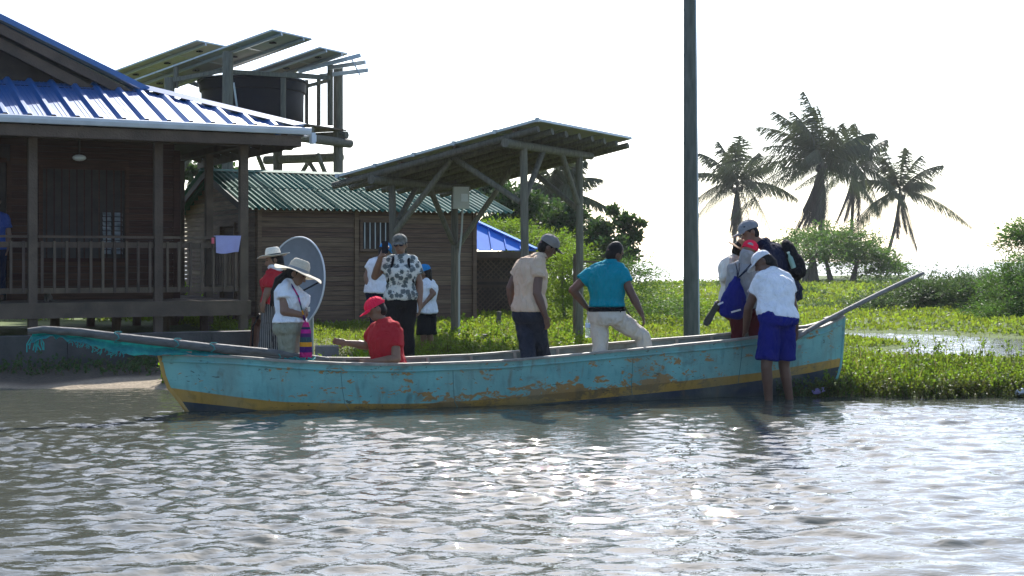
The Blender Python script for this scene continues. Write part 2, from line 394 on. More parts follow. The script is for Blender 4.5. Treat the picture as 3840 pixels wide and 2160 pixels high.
hb('corner_board', MB().box((WX+.01, WY-.012, 2.1), (.10, .05, 2.4)), M_plankd)
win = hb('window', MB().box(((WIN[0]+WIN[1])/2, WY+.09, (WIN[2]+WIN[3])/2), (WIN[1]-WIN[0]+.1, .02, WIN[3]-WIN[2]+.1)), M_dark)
for x in (WIN[0]-.03, WIN[1]+.03): hb('frame', MB().box((x, WY-.01, (WIN[2]+WIN[3])/2), (.06, .06, WIN[3]-WIN[2]+.12)), M_plankd, win)
for z in (WIN[2]-.03, WIN[3]+.03): hb('frame', MB().box(((WIN[0]+WIN[1])/2, WY-.012, z), (WIN[1]-WIN[0], .06, .06)), M_plankd, win)
for i in range(11): hb('window_bar', MB().box((WIN[0]+.06+i*.115, WY-.005, (WIN[2]+WIN[3])/2), (.018, .018, WIN[3]-WIN[2])), M_plankd, win)
for cx in (-.525, -.35):
    for i in range(9):
        z = 1.62+i*.075
        hb('louvre', MB().add([(cx-.065, WY+.01, z), (cx+.065, WY+.01, z), (cx+.065, WY+.055, z+.06), (cx-.065, WY+.055, z+.06), (cx-.065, WY+.015, z-.004), (cx+.065, WY+.015, z-.004), (cx+.065, WY+.06, z+.056), (cx-.065, WY+.06, z+.056)],
           [(0, 1, 2, 3), (7, 6, 5, 4), (0, 4, 5, 1), (1, 5, 6, 2), (2, 6, 7, 3), (3, 7, 4, 0)]), M_louver, win)
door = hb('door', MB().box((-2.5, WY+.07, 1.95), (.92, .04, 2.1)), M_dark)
for x in (-2.98, -2.02): hb('door_frame', MB().box((x, WY, 1.97), (.07, .07, 2.15)), M_plankd, door)
hb('door_frame', MB().box((-2.5, WY, 3.06), (.89, .07, .07)), M_plankd, door)
# eaves: porch beam, ceiling boards, fascia and gutter
EY, EX, EZ, SL = -.55, 2.115, 3.52, .35          # eave line y, right eave x, eave height, slope
hb('porch_beam', MB().box((-2.1, 0, 3.36), (7.0, .12, .1)), M_wood)
hb('porch_beam', MB().box((1.306, 2.6, 3.36), (.12, 5.0, .1)), M_wood)
for i, x in enumerate(np.arange(-5.6, 2.0, .62)):
    hb('rafter', MB().beam((x, EY+.06, 3.43), (x, min(1.4, EY+EX-x-.05), 3.43+SL*(min(1.4, EY+EX-x-.05)-EY-.06)), .05, .11), M_wood)
for i, y in enumerate(np.arange(.3, 5.3, .62)):
    xe = max(WX, EX-(y-EY)+.12); hb('rafter', MB().beam((EX-.06, y, 3.43), (xe, y, 3.43+SL*(EX-.06-xe)), .05, .11), M_wood)
hb('fascia', MB().box(((EX-6)/2-.02, EY+.03, 3.375), (EX+6-.04, .04, .16)), M_wood)
hb('fascia', MB().box((EX-.03, (EY+5.6)/2+.05, 3.375), (.04, 5.6-EY-.1, .16)), M_wood)
def gutter(p0, p1, o):
    p0, p1, o = V(p0), V(p1), V(o); pr = [(0, .10), (0, 0), (.075, 0), (.085, .02), (.10, .06), (.10, .10), (.085, .11), (.085, .09), (.07, .018), (.012, .012), (.012, .10)]
    mb = MB(); mb.prism([p0+o*a+V((0, 0, b)) for a, b in pr], p1-p0); return mb
g = hb('gutter', gutter((-6, EY, 3.475), (EX+.09, EY, 3.475), (0, -1, 0)), M_gutter)
hb('gutter_end', MB().box((EX+.12, EY-.05, 3.42), (.06, .13, .17)).box((EX+.155, EY-.05, 3.42), (.04, .07, .10)), M_gutter, g)
hb('gutter', gutter((EX, EY+.02, 3.445), (EX, 5.6, 3.445), (1, 0, 0)), M_gutter)
# lower hip roof in ribbed sheets
def ribbed(w_, x0):
    pr = []; u = 0
    while u < w_-1e-6:
        pr += [(u, 0), (u+.055, 0), (u+.062, .007), (u+.072, .007), (u+.079, 0), (u+.12, 0), (u+.127, .007), (u+.137, .007), (u+.144, 0), (u+.180, 0), (u+.225, .055), (u+.275, .055), (u+.320, .0)]
        u += .333
    return [(x0+a, b) for a, b in pr]+[(x0+w_, 0)]
HTOP = 2.25
for i in range(8):
    x0 = EX-.03-(i+1)*.999; pr = ribbed(.999, x0)
    mb = MB(); extr(mb, pr, lambda u: .03, lambda u: max(.04, min(HTOP, EX-.05-u)), lambda u, v, h: (u, EY-.04+v, EZ+.03+SL*v+h+i*.0006))
    hb('roof_sheet', mb, M_blue)
for i in range(6):
    y0 = EY+i*.999; pr = ribbed(.999, y0)
    mb = MB(); extr(mb, pr, lambda u: 0, lambda u: max(.012, min(HTOP, u-EY-.06)), lambda u, v, h: (EX+.04-v, u, EZ+.03+SL*v+h+i*.0006))
    hb('roof_sheet', mb, M_blue)
hipA = V((EX+.03, EY-.03, EZ+.045)); hipB = hipA+V((-HTOP, HTOP, SL*HTOP))
e1 = V((-.20, 0, 0.05)); e2 = V((0, .20, .05)); up = V((0, 0, .085))
mb = MB(); mb.add([hipA+e1, hipA+up, hipA+e2, hipB+e1, hipB+up, hipB+e2], [(0, 1, 4, 3), (1, 2, 5, 4), (3, 4, 5), (2, 1, 0), (0, 3, 5, 2)])
hb('hip_cap', mb, M_blue)
# upper gable roof, its rake facing the lagoon
GY, GS = 1.36, .45                                      # rake plane, slope
gx1, gz1 = .05, 4.26; RX = -4.9; RZ = gz1+GS*(gx1-RX)
D = V((0, 4.6, 0)); th = V((0, 0, -.09))
for sgn, nm in ((1, 'roof_sheet'), (-1, 'roof_sheet')):
    for i in range(5):
        lo, hi = V((gx1 if sgn > 0 else 2*RX-gx1, GY+i*.92, gz1)), V((RX, GY+i*.92, RZ))
        pr = ribbed(.915, GY+i*.92); dx = hi-lo
        mb = MB(); extr(mb, pr, lambda u: 0, lambda u: 1, lambda u, v, h: (lo.x+dx.x*v, u, lo.z+dx.z*v+h))
        hb(nm, mb, M_blue)
n_ = V((0, 0, 1))
def rake(y, z0, z1, t, m, nm, xe=0):
    a, b = V((gx1+xe, y, gz1)), V((RX, y, RZ))
    hb(nm, MB().prism([a+n_*z0, b+n_*z0, b+n_*z1, a+n_*z1], (0, t, 0)), m)
rake(GY-.03, -.04, .055, .03, M_blue, 'rake_flashing', .1)
rake(GY, -.20, -.045, .035, M_wood, 'rake_board', -.1)
rake(GY+.10, -.38, -.205, .05, M_wood, 'rake_board', -.25)
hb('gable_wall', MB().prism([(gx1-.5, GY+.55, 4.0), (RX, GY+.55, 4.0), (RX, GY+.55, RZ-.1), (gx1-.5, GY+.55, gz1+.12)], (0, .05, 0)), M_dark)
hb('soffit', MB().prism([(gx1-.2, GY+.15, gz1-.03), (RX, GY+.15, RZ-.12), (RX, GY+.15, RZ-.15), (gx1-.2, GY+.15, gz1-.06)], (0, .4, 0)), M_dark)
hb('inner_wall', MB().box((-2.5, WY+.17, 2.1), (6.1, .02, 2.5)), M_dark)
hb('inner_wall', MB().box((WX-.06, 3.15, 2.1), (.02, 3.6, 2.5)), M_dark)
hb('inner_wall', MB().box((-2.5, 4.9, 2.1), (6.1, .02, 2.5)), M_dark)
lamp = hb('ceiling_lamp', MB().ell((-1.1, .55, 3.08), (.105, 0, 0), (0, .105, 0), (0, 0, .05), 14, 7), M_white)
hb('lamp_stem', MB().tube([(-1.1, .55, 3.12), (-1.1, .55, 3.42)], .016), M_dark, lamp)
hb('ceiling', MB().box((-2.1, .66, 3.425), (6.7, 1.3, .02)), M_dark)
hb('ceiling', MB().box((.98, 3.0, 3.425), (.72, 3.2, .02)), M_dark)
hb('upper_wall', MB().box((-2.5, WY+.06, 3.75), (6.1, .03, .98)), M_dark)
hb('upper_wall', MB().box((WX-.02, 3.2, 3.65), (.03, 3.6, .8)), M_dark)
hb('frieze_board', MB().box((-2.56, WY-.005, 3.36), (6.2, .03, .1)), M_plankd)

# towel, cat, low wall
mb = MB(); nx_, nz_ = 14, 8; vs_ = []; W0 = .40
for side in (0, 1):
    for j in range(nz_):
        for i in range(nx_):
            u, v = i/(nx_-1), j/(nz_-1)
            x = .84+u*W0*(1-.10*v); y = -.10-.012*math.sin(u*9+v*2)*v-.01*v+side*.012; z = 1.893-v*(.26+.015*math.sin(u*5))
            vs_.append(HP+HU*x+HN*y+V((0, 0, z)))
q = lambda s_, j, i: s_*nx_*nz_+j*nx_+i
fs = []
for j in range(nz_-1):
    for i in range(nx_-1):
        fs += [(q(0, j, i), q(0, j+1, i), q(0, j+1, i+1), q(0, j, i+1)), (q(1, j, i), q(1, j, i+1), q(1, j+1, i+1), q(1, j+1, i))]
for i in range(nx_-1): fs += [(q(0, 0, i), q(0, 0, i+1), q(1, 0, i+1), q(1, 0, i)), (q(0, nz_-1, i+1), q(0, nz_-1, i), q(1, nz_-1, i), q(1, nz_-1, i+1))]
mb.add(vs_, fs); mb.beam(HP+HU*.84+HN*-.04+V((0, 0, 1.893)), HP+HU*1.24+HN*-.04+V((0, 0, 1.893)), .12, .014)
solo(mb, 'hanging_cloth', mat('lilac_cloth', (.42, .40, .66), (.34, .32, .55), .9, 6, bump=.3, bscale=60), 'small lilac cloth hung over the porch railing', 'cloth', HP+HU*1.05+V((0, 0, 1.6)), True)
mb = MB().box(HP+HU*.80+HN*-.07+V((0, 0, 1.82)), (.04, .03, .09), HA)
solo(mb, 'clothes_peg', mat('pink_plastic', (.7, .12, .16)), 'small pink peg on the railing beside the lilac cloth', 'peg', HP+HU*.80+V((0, 0, 1.8)))
mb = MB()
for i, x in enumerate(np.arange(-6.0, 1.0, 1.0)): mb = mb
wl = thing('low_wall', 'low grey concrete wall above the sand in front of the porch house', 'wall', HP+HU*-2+HN*-2.0, HA)
for i in range(7):
    x = -5.2+i*.985-(.12 if i == 6 else 0)
    MB().box((x-(-2)-.0, jit(.008), .20), (.975 if i < 6 else .74, .26, .62+jit(.006))).build('wall_block', mat('dark_concrete', (.085, .08, .072), (.045, .043, .038), .9, 3, bump=.5, bscale=30), wl, world=False)  # darker grey than the footing concrete

# ---------------------------------------------------------------- plank hut with green corrugated roof
K0 = V((-4.387, 24.8, 0)); HL, HD = 4.18, 4.9           # front left corner, length, depth
hut = thing('plank_hut', 'brown plank hut with green corrugated roof behind the pole shelter', 'hut', K0, HA)
def kb(name, mb, m, par=None, smooth=False): return mb.build(name, m, par or hut, smooth, world=False)
WT = 2.40
def hboards(x0, x1, z0, z1, y=0.0):
    z = z0
    while z < z1-.01:
        h = min(.078, z1-z); o = jit(.006)
        kb('wall_board', MB().add([(x0, y+o, z), (x1, y+o, z), (x1, y+.03, z), (x0, y+.03, z), (x0, y+o+.012, z+h), (x1, y+o+.012, z+h), (x1, y+.03, z+h), (x0, y+.03, z+h)],
            [(0, 1, 5, 4), (4, 5, 6, 7), (1, 2, 6, 5), (0, 4, 7, 3), (0, 3, 2, 1), (3, 7, 6, 2)]), M_plank); z += .086
HW = (1.92, 2.52, 1.72, 2.20)
for a, b, z0, z1 in ((.06, 1.78, .38, WT), (1.84, HW[0]-.04, .38, WT), (HW[1]+.04, 4.1, .38, WT), (HW[0]-.04, HW[1]+.04, .38, HW[2]-.04), (HW[0]-.04, HW[1]+.04, HW[3]+.04, WT)): hboards(a, b, z0, z1)
for x in (.03, 1.81, 4.14): kb('corner_board', MB().box((x, -.015, 1.38), (.075, .06, 2.1)), M_plank)
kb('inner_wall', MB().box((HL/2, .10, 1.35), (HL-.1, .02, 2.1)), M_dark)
kb('end_wall', MB().box((HL-.01, HD/2, 1.35), (.03, HD-.1, 2.1)), M_plank)
kb('back_wall', MB().box((HL/2, HD, 1.35), (HL-.1, .03, 2.1)), M_plank)
kb('foundation', MB().box((HL/2, HD/2, .26), (HL+.1, HD+.1, .34)), M_conc)
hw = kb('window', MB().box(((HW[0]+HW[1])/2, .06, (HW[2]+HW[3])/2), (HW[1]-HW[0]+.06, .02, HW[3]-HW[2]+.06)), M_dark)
for x in (HW[0]-.02, HW[1]+.02): kb('frame', MB().box((x, -.02, (HW[2]+HW[3])/2), (.05, .05, HW[3]-HW[2]+.09)), M_plank, hw)
for z in (HW[2]-.02, HW[3]+.02): kb('frame', MB().box(((HW[0]+HW[1])/2, -.022, z), (HW[1]-HW[0]-.012, .05, .05)), M_plank, hw)
for i in range(6): kb('window_bar', MB().tube([(HW[0]+.05+i*.10, -.02, HW[2]), (HW[0]+.05+i*.10, -.02, HW[3])], .010, 6), M_metal, hw)
# gable end facing left, with door
DY = (1.25, 2.15)
z = .38; APZ = 3.1; MID = HD/2
while z < APZ-.1:
    hw_ = HD/2 if z < WT else HD/2*(APZ-z)/(APZ-WT)
    segs = [(MID-hw_+.05, MID+hw_-.05)]
    if z < 2.12: segs = [(MID-hw_+.05, DY[0]-.05), (DY[1]+.05, MID+hw_-.05)]
    for a, b in segs:
        if b-a > .05: kb('gable_board', MB().box((-.012+jit(.006), (a+b)/2, z+.039), (.03, b-a, .078)), M_plank)
    z += .086
dr = kb('door', MB().box((.03, (DY[0]+DY[1])/2, 1.24), (.03, DY[1]-DY[0]-.02, 1.74)), M_plankd)
for y in (DY[0]-.02, DY[1]+.02): kb('door_frame', MB().box((-.03, y, 1.26), (.05, .06, 1.76)), M_plank, dr)
kb('door_frame', MB().box((-.03, (DY[0]+DY[1])/2, 2.17), (.05, DY[1]-DY[0]+.1, .06)), M_plank, dr)
# roof
def corr(w_, x0, p=.1088, a=.021, n=8):
    k = int(round(w_/p*n)); return [(x0+w_*i/k, a*math.cos(2*math.pi*i/n)) for i in range(k+1)]
ES = (APZ+.05-2.36)/(HD/2+.28)
for side in (1, -1):
    for r_ in range(2):
        for i in range(6):
            x0 = -.32+i*.855; pr = corr(.87, x0); v0, v1 = (0, 1.5) if r_ == 0 else (1.38, HD/2+.28)
            mb = MB()
            extr(mb, pr, lambda u: v0+jit(.004), lambda u: v1, lambda u, v, h: (u, (-.28+v) if side > 0 else (HD+.28-v), 2.40+ES*v+h+r_*.014+(i % 2)*.004))
            kb('roof_sheet', mb, M_green, smooth=True)
mb = MB(); 
for i in range(5):
    x0, x1 = -.34+i*1.04, -.34+(i+1)*1.04+.03; zt = 2.40+ES*(HD/2+.28)+.045+(i % 2)*.006
    m2 = MB(); m2.add([(x0, MID-.17, zt-.055), (x0, MID, zt), (x0, MID+.17, zt-.055), (x1, MID-.17, zt-.055), (x1, MID, zt), (x1, MID+.17, zt-.055)], [(0, 1, 4, 3), (1, 2, 5, 4), (2, 1, 0), (3, 4, 5), (0, 3, 5, 2)])
    kb('ridge_cap', m2, M_green)
for sgn in (1, -1):
    y0 = -.26 if sgn > 0 else HD+.26
    kb('rake_board', MB().beam((-.26, y0, 2.33), (-.26, MID, 2.33+ES*(HD/2+.26)), .03, .12), M_dark)
for v in (.0, 1.2, 2.2): kb('purlin', MB().box((HL/2-.05, v, 2.33+ES*(v+.28)), (HL+.35, .05, .06)), M_wood)

# ---------------------------------------------------------------- water tank tower
TA = V((.8857, -.4643, 0)); TB = V((.4643, .8857, 0)); TR = math.atan2(TA.y, TA.x)
P1 = V((-6.06, 30.6, 0)); P2 = V((-4.14, 34.3, 0)); P3 = P1-TA*1.6; P4 = P2-TA*1.75; ZG = .3
tower = thing('tank_tower', 'tall timber post tower carrying the black water tank and solar panels', 'tower', ((P1+P2)/2).to_tuple()[:2]+(ZG,))
zz = lambda p, z: V((p.x, p.y, z))
def tw(name, mb, m, par=None, smooth=True): return mb.build(name, m, par or tower, smooth)
for p, zt in ((P1, 5.95), (P2, 6.15), (P3, 5.5), (P4, 5.3)):
    tw('post', MB().tube([zz(p, ZG-.1), zz(p+V((jit(.03), 0, 0)), zt)], [.125, .115], 12), M_log)
PZ = 4.62
for p, q in ((P1, P2), (P3, P4)): tw('beam', MB().tube([zz(p-TB*.3+TA*.13, PZ-.3), zz(q+TB*.3+TA*.13, PZ-.3)], .11, 10), M_log)
for t in (0, .33, .66, 1):
    a, b = P3.lerp(P4, t), P1.lerp(P2, t); tw('joist', MB().tube([zz(a-TA*.45, PZ-.12), zz(b+TA*.25, PZ-.12)], .09, 10), M_log)
tw('beam', MB().tube([zz(P2-TA*2.15, 3.98), zz(P2+TA*.1, 3.98)], .11, 10), M_log)
for i in range(24):
    c_ = P1.lerp(P2, i/23)*.5+P3.lerp(P4, i/23)*.5
    tw('deck_board', MB().beam(zz(c_-TA*1.25, PZ+.0), zz(c_+TA*1.05, PZ+.0), .165, .035), M_wood, smooth=False)
for p, q, zt in ((P2, P4, 4.0), (P4, P2, 3.95), (P2, P1, 4.1), (P1, P2, 4.1), (P1, P3, 4.2), (P3, P1, 4.2), (P4, P3, 4.1)):
    d = (q-p).normalized(); tw('brace', MB().tube([zz(p+d*.08, zt-1.15), zz(p+d*.85, zt-.1)], .055, 8), M_log)
# panel racks on the tower: (corner high near, length down-slope, width across, panels)
def panel(parent, o, a, b, n, la, wb):                # o: high near corner, a: down-slope unit, b: across unit, n: normal
    fr = MB()
    for s_, e_ in ((o, o+a*la), (o+b*wb, o+b*wb+a*la)): fr.beam(s_, e_, .03, .035, up=n)
    for s_, e_ in ((o, o+b*wb), (o+a*la, o+a*la+b*wb)): fr.beam(s_, e_, .03, .035, up=n)
    p_ = fr.build('solar_panel', M_metal, parent)
    lo, hi = -.006, .006
    q = [o+a*.01+b*.01, o+a*(la-.01)+b*.01, o+a*(la-.01)+b*(wb-.01), o+a*.01+b*(wb-.01)]
    MB().add([x+n*lo for x in q]+[x+n*.002 for x in q], [(0, 1, 2, 3), (0, 4, 5, 1), (1, 5, 6, 2), (2, 6, 7, 3), (3, 7, 4, 0)]).build('backsheet', M_pback, p_)
    MB().add([x+n*.004 for x in q]+[x+n*hi for x in q], [(7, 6, 5, 4), (0, 4, 5, 1), (1, 5, 6, 2), (2, 6, 7, 3), (3, 7, 4, 0)]).build('glass', M_glassd, p_)
    for i in range(3):
        c_ = o+a*la*(.25+.25*i)+b*wb*.5; 
        if i == 1: MB().box(c_-n*.03, (.12, .10, .03), TR).build('junction_box', M_tank, p_)
def rack(parent, R1, down, slope, across, npan, plen, wid, rails_over=.0):
    a = (down-V((0, 0, slope))).normalized(); n = across.cross(a); n = n if n.z > 0 else -n
    for i in range(npan): panel(parent, R1+a*(plen*i+.01), a, across, n, plen-.02, wid)
    for f in (.22, .78):
        s_ = R1+across*wid*f-n*.05-a*rails_over; MB().beam(s_, R1+across*wid*f-n*.05+a*plen*npan, .05, .06, up=n).build('rail', M_metal, parent)
    return a, n
r1 = at(1022, 112, 30.2); rack(tower, r1, -TA, .22, TB, 4, 1.08, 1.40)
r3 = at(1200, 178, 32.5); a3, n3 = rack(tower, r3, -TA, .22, TB, 3, .92, 1.10)
r0 = at(740, 152, 33.0); rack(tower, r0, -TA, .22, TB, 3, 1.0, 1.3)
for (x0, y0), (x1, y1), Yd in (((1120, 268), (1352, 207), 33.2), ((1230, 255), (1370, 233), 33.4), ((1200, 285), (1380, 263), 33.6)):
    tw('rail', MB().beam(at(x0, y0, Yd+.4), at(x1, y1, Yd), .06, .09), M_metal, smooth=False)
tw('bracket', MB().tube([at(1317, 218, 33.1), at(1350, 282, 33.1)], .018, 6), M_metal)
for px, y0, y1, Yd, r_ in ((1062, 292, 468, 31.4, .06), (1150, 300, 470, 34.0, .045), (1195, 290, 470, 34.2, .05), (1238, 240, 470, 33.9, .07), (660, 240, 330, 31.5, .06)):
    tw('upright', MB().tube([at(px, y1, Yd), at(px, y0, Yd)], r_, 8), M_log)
for a_, b_, Yd in (((650, 300), (850, 262), 31.0), ((850, 268), (1225, 292), 31.2), ((1062, 275), (1240, 292), 33.0), ((690, 300), (745, 320), 33.0), ((1155, 322), (1240, 300), 34.0), ((740, 168), (1165, 165), 31)):
    if a_[1] != 168: tw('tie_beam', MB().beam(at(*a_, Yd), at(*b_, Yd+.3), .06, .09), M_log, smooth=False)
tw('pipe', MB().tube([at(876, 310, 30.9), at(893, 430, 30.9)], .022, 6), M_metal)
for (a_, b_) in (((690, 330), (700, 345)), ((860, 230), (868, 262))):
    tw('loose_cable', MB().tube([at(a_[0], a_[1], 31), at(a_[0]-8, a_[1]+14, 31), at(a_[0]-2, a_[1]+28, 31), at(*b_, 31), at(b_[0]-6, b_[1]+18, 31)], .006, 5), M_tank)
tc_ = at(948, 470, 32.8); tc_.z = PZ+.02
tank = thing('water_tank', 'large round black plastic water tank standing on the timber tower', 'water tank', tc_)
def lathe(mb, c, prof, n=40, mi=0):
    mb.loft([(V(c)+V((0, 0, z)), V((r_, 0, 0)), V((0, r_, 0))) for r_, z in prof], n, mi); return mb
mb = MB(); lathe(mb, tc_, [(1.13, 0), (1.15, .03), (1.15, .40), (1.155, .68), (1.195, .695), (1.20, .73), (1.21, .88), (1.21, .90), (1.245, .91), (1.25, .94), (1.2, .95)]); mb.build('body', M_tank, tank, True)
mb = MB(); lathe(mb, tc_, [(1.22, .955), (1.21, .97), (.9, 1.0), (.35, 1.03), (.3, 1.06), (.05, 1.07)]); mb.build('lid', mat('tank_lid', (.30, .29, .27), (.22, .21, .2), .5), tank, True)

# ---------------------------------------------------------------- pole shelter roofed with solar panels
SA, SB, SCc = V((-1.75, 20.97, 0)), V((-.90, 22.6, 0)), V((.16, 19.97, 0))
SDd = SB+(SCc-SA)
shel = thing('pole_shelter', 'open shelter of round poles with a sloping solar panel roof', 'shelter', (-.4, 21.3, .2))
def sh(name, mb, m=M_log, par=None, smooth=True): return mb.build(name, m, par or shel, smooth)
slope = .205
def rz_(p): return 2.66+slope*((p-SA).dot(TA))          # beam axis height there
for p, g in ((SA, .2), (SB, .25), (SCc, .2), (SDd, .2)):
    sh('post', MB().tube([zz(p, g-.25), zz(p+V((jit(.03), 0, 0)), (rz_(p)+g)/2), zz(p, rz_(p)-.03)], [.062, .056, .052], 12))
for p, q in ((SA, SB), (SCc, SDd)): sh('beam', MB().tube([zz(p-TB*.55, rz_(p)), zz(q+TB*.42, rz_(p))], [.062, .055], 12))
for i in range(8):
    o = SA-TB*.33+TB*(3.1*i/7); s_, e_ = o-TA*.80, o+TA*2.55
    sh('rafter', MB().tube([zz(s_, rz_(s_)+.108), zz(e_, rz_(e_)+.108)], [.052, .048], 10))
for t in (-.55, .35, 1.25, 2.2):
    s_ = SA+TA*t-TB*.36; e_ = s_+TB*3.2; sh('purlin', MB().beam(zz(s_, rz_(s_)+.175), zz(e_, rz_(e_)+.175), .05, .03), M_wood, smooth=False)
def brace(p, d, z0, ln):
    e_ = p+d*ln; sh('brace', MB().tube([zz(p+d*.05, z0), zz(e_, (rz_(e_)-.02) if abs(d.dot(TB)) > .5 else rz_(e_)+.09)], .042, 10))
for p, z0, sa, sb, la, lb in ((SA, 1.92, 1, 1, 1.0, .72), (SB, 1.72, 1, -1, 1.05, .78), (SCc, 2.32, -1, 1, 1.1, .62), (SDd, 2.30, -1, -1, .95, .62)):
    brace(p, TA*sa, z0, la); brace(p, TB*sb, z0+.06, lb)
R1s = SCc-TB*.40+TA*.42; R1s = zz(R1s, rz_(R1s)+.22)
down = -TA; a_, n_s = None, None
aS = (down-V((0, 0, slope))).normalized(); nS = TB.cross(aS); nS = nS if nS.z > 0 else -nS
for i in range(5):
    for j in range(3): panel(shel, R1s+aS*(.665*i+.005)+TB*(1.08*j+.004)+nS*(.0), aS, TB, nS, .655, 1.07)
for i in range(6):
    q = R1s+aS*.665*i-TB*.01; MB().box(q, (.05, .04, .06), TR).build('clamp', M_metal, shel)
bx = at(1728, 742, 22.25)
ebox = thing('electrical_box', 'pale grey electrical box on a shelter post below the panel roof', 'box', bx)
mb = MB(); mb.box(bx, (.245, .14, .335), R(8)); mb.build('casing', mat('pale_box', (.52, .51, .45), (.46, .45, .4), .6), ebox)
MB().box(bx+V((.06, -.08, .0)), (.10, .012, .12), R(8)).build('meter_window', M_white, ebox)
MB().box(bx+V((0, -.076, 0)), (.20, .010, .29), R(8)).build('door', MATS['pale_box'], ebox)
cb = at(1735, 785, 22.3); c2 = at(1722, 960, 22.45)
solo(MB().tube([cb, (cb+c2)/2+V((.01, 0, 0)), c2, V((c2.x-.0, c2.y, .2))], .016, 6), 'conduit', mat('conduit_grey', (.4, .4, .38)), 'thin grey conduit running down the shelter post from the electrical box', 'conduit', (c2.x, c2.y, .2), True)

# ---------------------------------------------------------------- low lattice kiosk with blue hip roof
KB = V((-.75, 30.2, 0)); kio = thing('lattice_kiosk', 'low lattice walled kiosk with bright blue hip roof behind the hut', 'kiosk', KB, R(6))
def ko(name, mb, m, par=None): return mb.build(name, m, par or kio, world=False)
ez = 1.70; xr = 1.22
for i in range(4):
    x0 = xr-.0-(i+1)*.6; pr = []
    for s_ in range(2): pr += [(x0+s_*.3, 0), (x0+s_*.3+.26, 0), (x0+s_*.3+.27, .03), (x0+s_*.3+.29, .03)]
    pr.append((x0+.6, 0)); mb = MB()
    extr(mb, pr, lambda u: 0, lambda u: max(.01, min(1.5, xr+.01-u)), lambda u, v, h: (u, -.35+v, ez+.03+.52*v+h)); ko('roof_sheet', mb, M_bluel)
mb = MB(); ko('roof_sheet', mb.add([(xr, -.34, ez+.02), (xr, 3.2, ez+.02), (xr-1.5, 1.7, ez+.80), (xr-1.5, 1.15, ez+.80), (xr, -.34, ez), (xr, 3.2, ez), (xr-1.5, 1.7, ez+.78), (xr-1.5, 1.15, ez+.78)], [(0, 1, 2, 3), (7, 6, 5, 4), (0, 4, 5, 1), (1, 5, 6, 2), (2, 6, 7, 3), (3, 7, 4, 0)]), M_bluel)
ko('hip_cap', MB().beam((xr+.01, -.34, ez+.06), (xr-1.5, 1.17, ez+.85), .13, .03), M_bluel)
ko('fascia', MB().box((.0, -.36, ez-.06), (2.5, .03, .13)), M_wood)
for x in (-1.1, -.05, 1.0):
    for y in (0, 2.6): ko('post', MB().box((x, y, .98), (.09, .09, 1.4)), M_wood)
for z in (.42, .98, 1.10, 1.56): ko('rail', MB().box((-.05, 0, z), (2.1, .045, .06)), M_wood)
for z0, z1 in ((.45, .95), (1.13, 1.53)):
    for s_ in (1, -1):
        for i in range(-4, 22):
            a, b = (-1.05+i*.11), (-1.05+i*.11)+(z1-z0)
            xa, za, xb, zb = (a, z0, b, z1) if s_ > 0 else (b, z0, a, z1)
            def clip(xa, za, xb, zb):
                lo, hi = -1.05, .95
                pts = []
                for t in (0, 1): pass
                f = lambda x: za+(zb-za)*(x-xa)/(xb-xa)
                x0_, x1_ = sorted((xa, xb)); x0_, x1_ = max(lo, x0_), min(hi, x1_)
                return None if x1_-x0_ < .05 else ((x0_, f(x0_)), (x1_, f(x1_)))
            c_ = clip(xa, za, xb, zb)
            if c_: ko('lattice_slat', MB().beam((c_[0][0], -.01+.02*s_, c_[0][1]), (c_[1][0], -.01+.02*s_, c_[1][1]), .012, .025), M_wood)

ko('inner_wall', MB().box((-.05, 1.3, .98), (2.1, .03, 1.25)), M_dark)  # added dark sheet, stands in for the shaded inside behind the lattice
# ---------------------------------------------------------------- utility pole, dish, small posts and blocks
ub = V(((2592-CX)/FPX*22.1, 22.1, .1)); pole = thing('utility_pole', 'tall grey utility pole behind the boat, running out of frame', 'pole', ub)
pts = [ub+V((-.055*(z/9.5), 0, z)) for z in np.linspace(0, 9.5, 14)]
MB().tube(pts, list(np.linspace(.118, .062, 14)), 16).build('shaft', mat('pole_concrete', (.12, .125, .105), (.07, .075, .062), .85, 7, (3, 3, .5), .5, 25), pole, True)
for z in (1.1, 2.6, 3.2, 4.55, 5.25): MB().tube([ub+V((-.055*z/9.5, 0, z)), ub+V((-.055*z/9.5, 0, z+.025))], .121-.0058*z, 16).build('steel_band', MATS['pole_concrete'], pole, True)
MB().tube([ub+V((.118-.0105*z, -.02, z)) for z in (0, 1.2, 2.5, 3.4, 4.6, 5.6)], .017, 8).build('conduit_pipe', M_metal, pole, True)

dc = at(1140, 1066, 18.9); fd = V((-.62, -.76, .12)).normalized(); x_, y_ = perp(fd)
dish = thing('satellite_dish', 'big grey satellite dish standing on the shore behind the women', 'satellite dish', (dc.x, dc.y+.1, g1(dc.x, dc.y)))
yv = V((0, 0, 1))-fd*fd.z; yv.normalize(); xv = yv.cross(fd)
mb = MB(); RD = .60; rr = []
for r_ in np.linspace(.02, 1, 12): rr.append((dc+fd*(.16*r_*r_), xv*RD*.92*r_, yv*RD*r_))
for r_ in np.linspace(1, .02, 12): rr.append((dc+fd*(.16*r_*r_-.018), xv*(RD*.92*r_+.006*r_), yv*(RD*r_+.006*r_)))
mb.loft(rr, 48); mb.build('reflector', mat('dish_grey', (.21, .225, .24), (.165, .18, .195), .6, 6, bump=.1), dish, True)
rim = [dc+fd*.16+xv*RD*.925*math.cos(t)+yv*RD*1.005*math.sin(t) for t in np.linspace(0, 2*math.pi, 49)]
MB().tube(rim, .012, 6).build('rim', mat('dish_rim', (.6, .6, .58)), dish, True)
ft = dc+fd*.62-yv*.1
MB().tube([dc+fd*.15+xv*RD*.8-yv*RD*-.05, dc+fd*.3+xv*.1-yv*.2, ft], .012, 6).build('feed_arm', M_tank, dish, True)
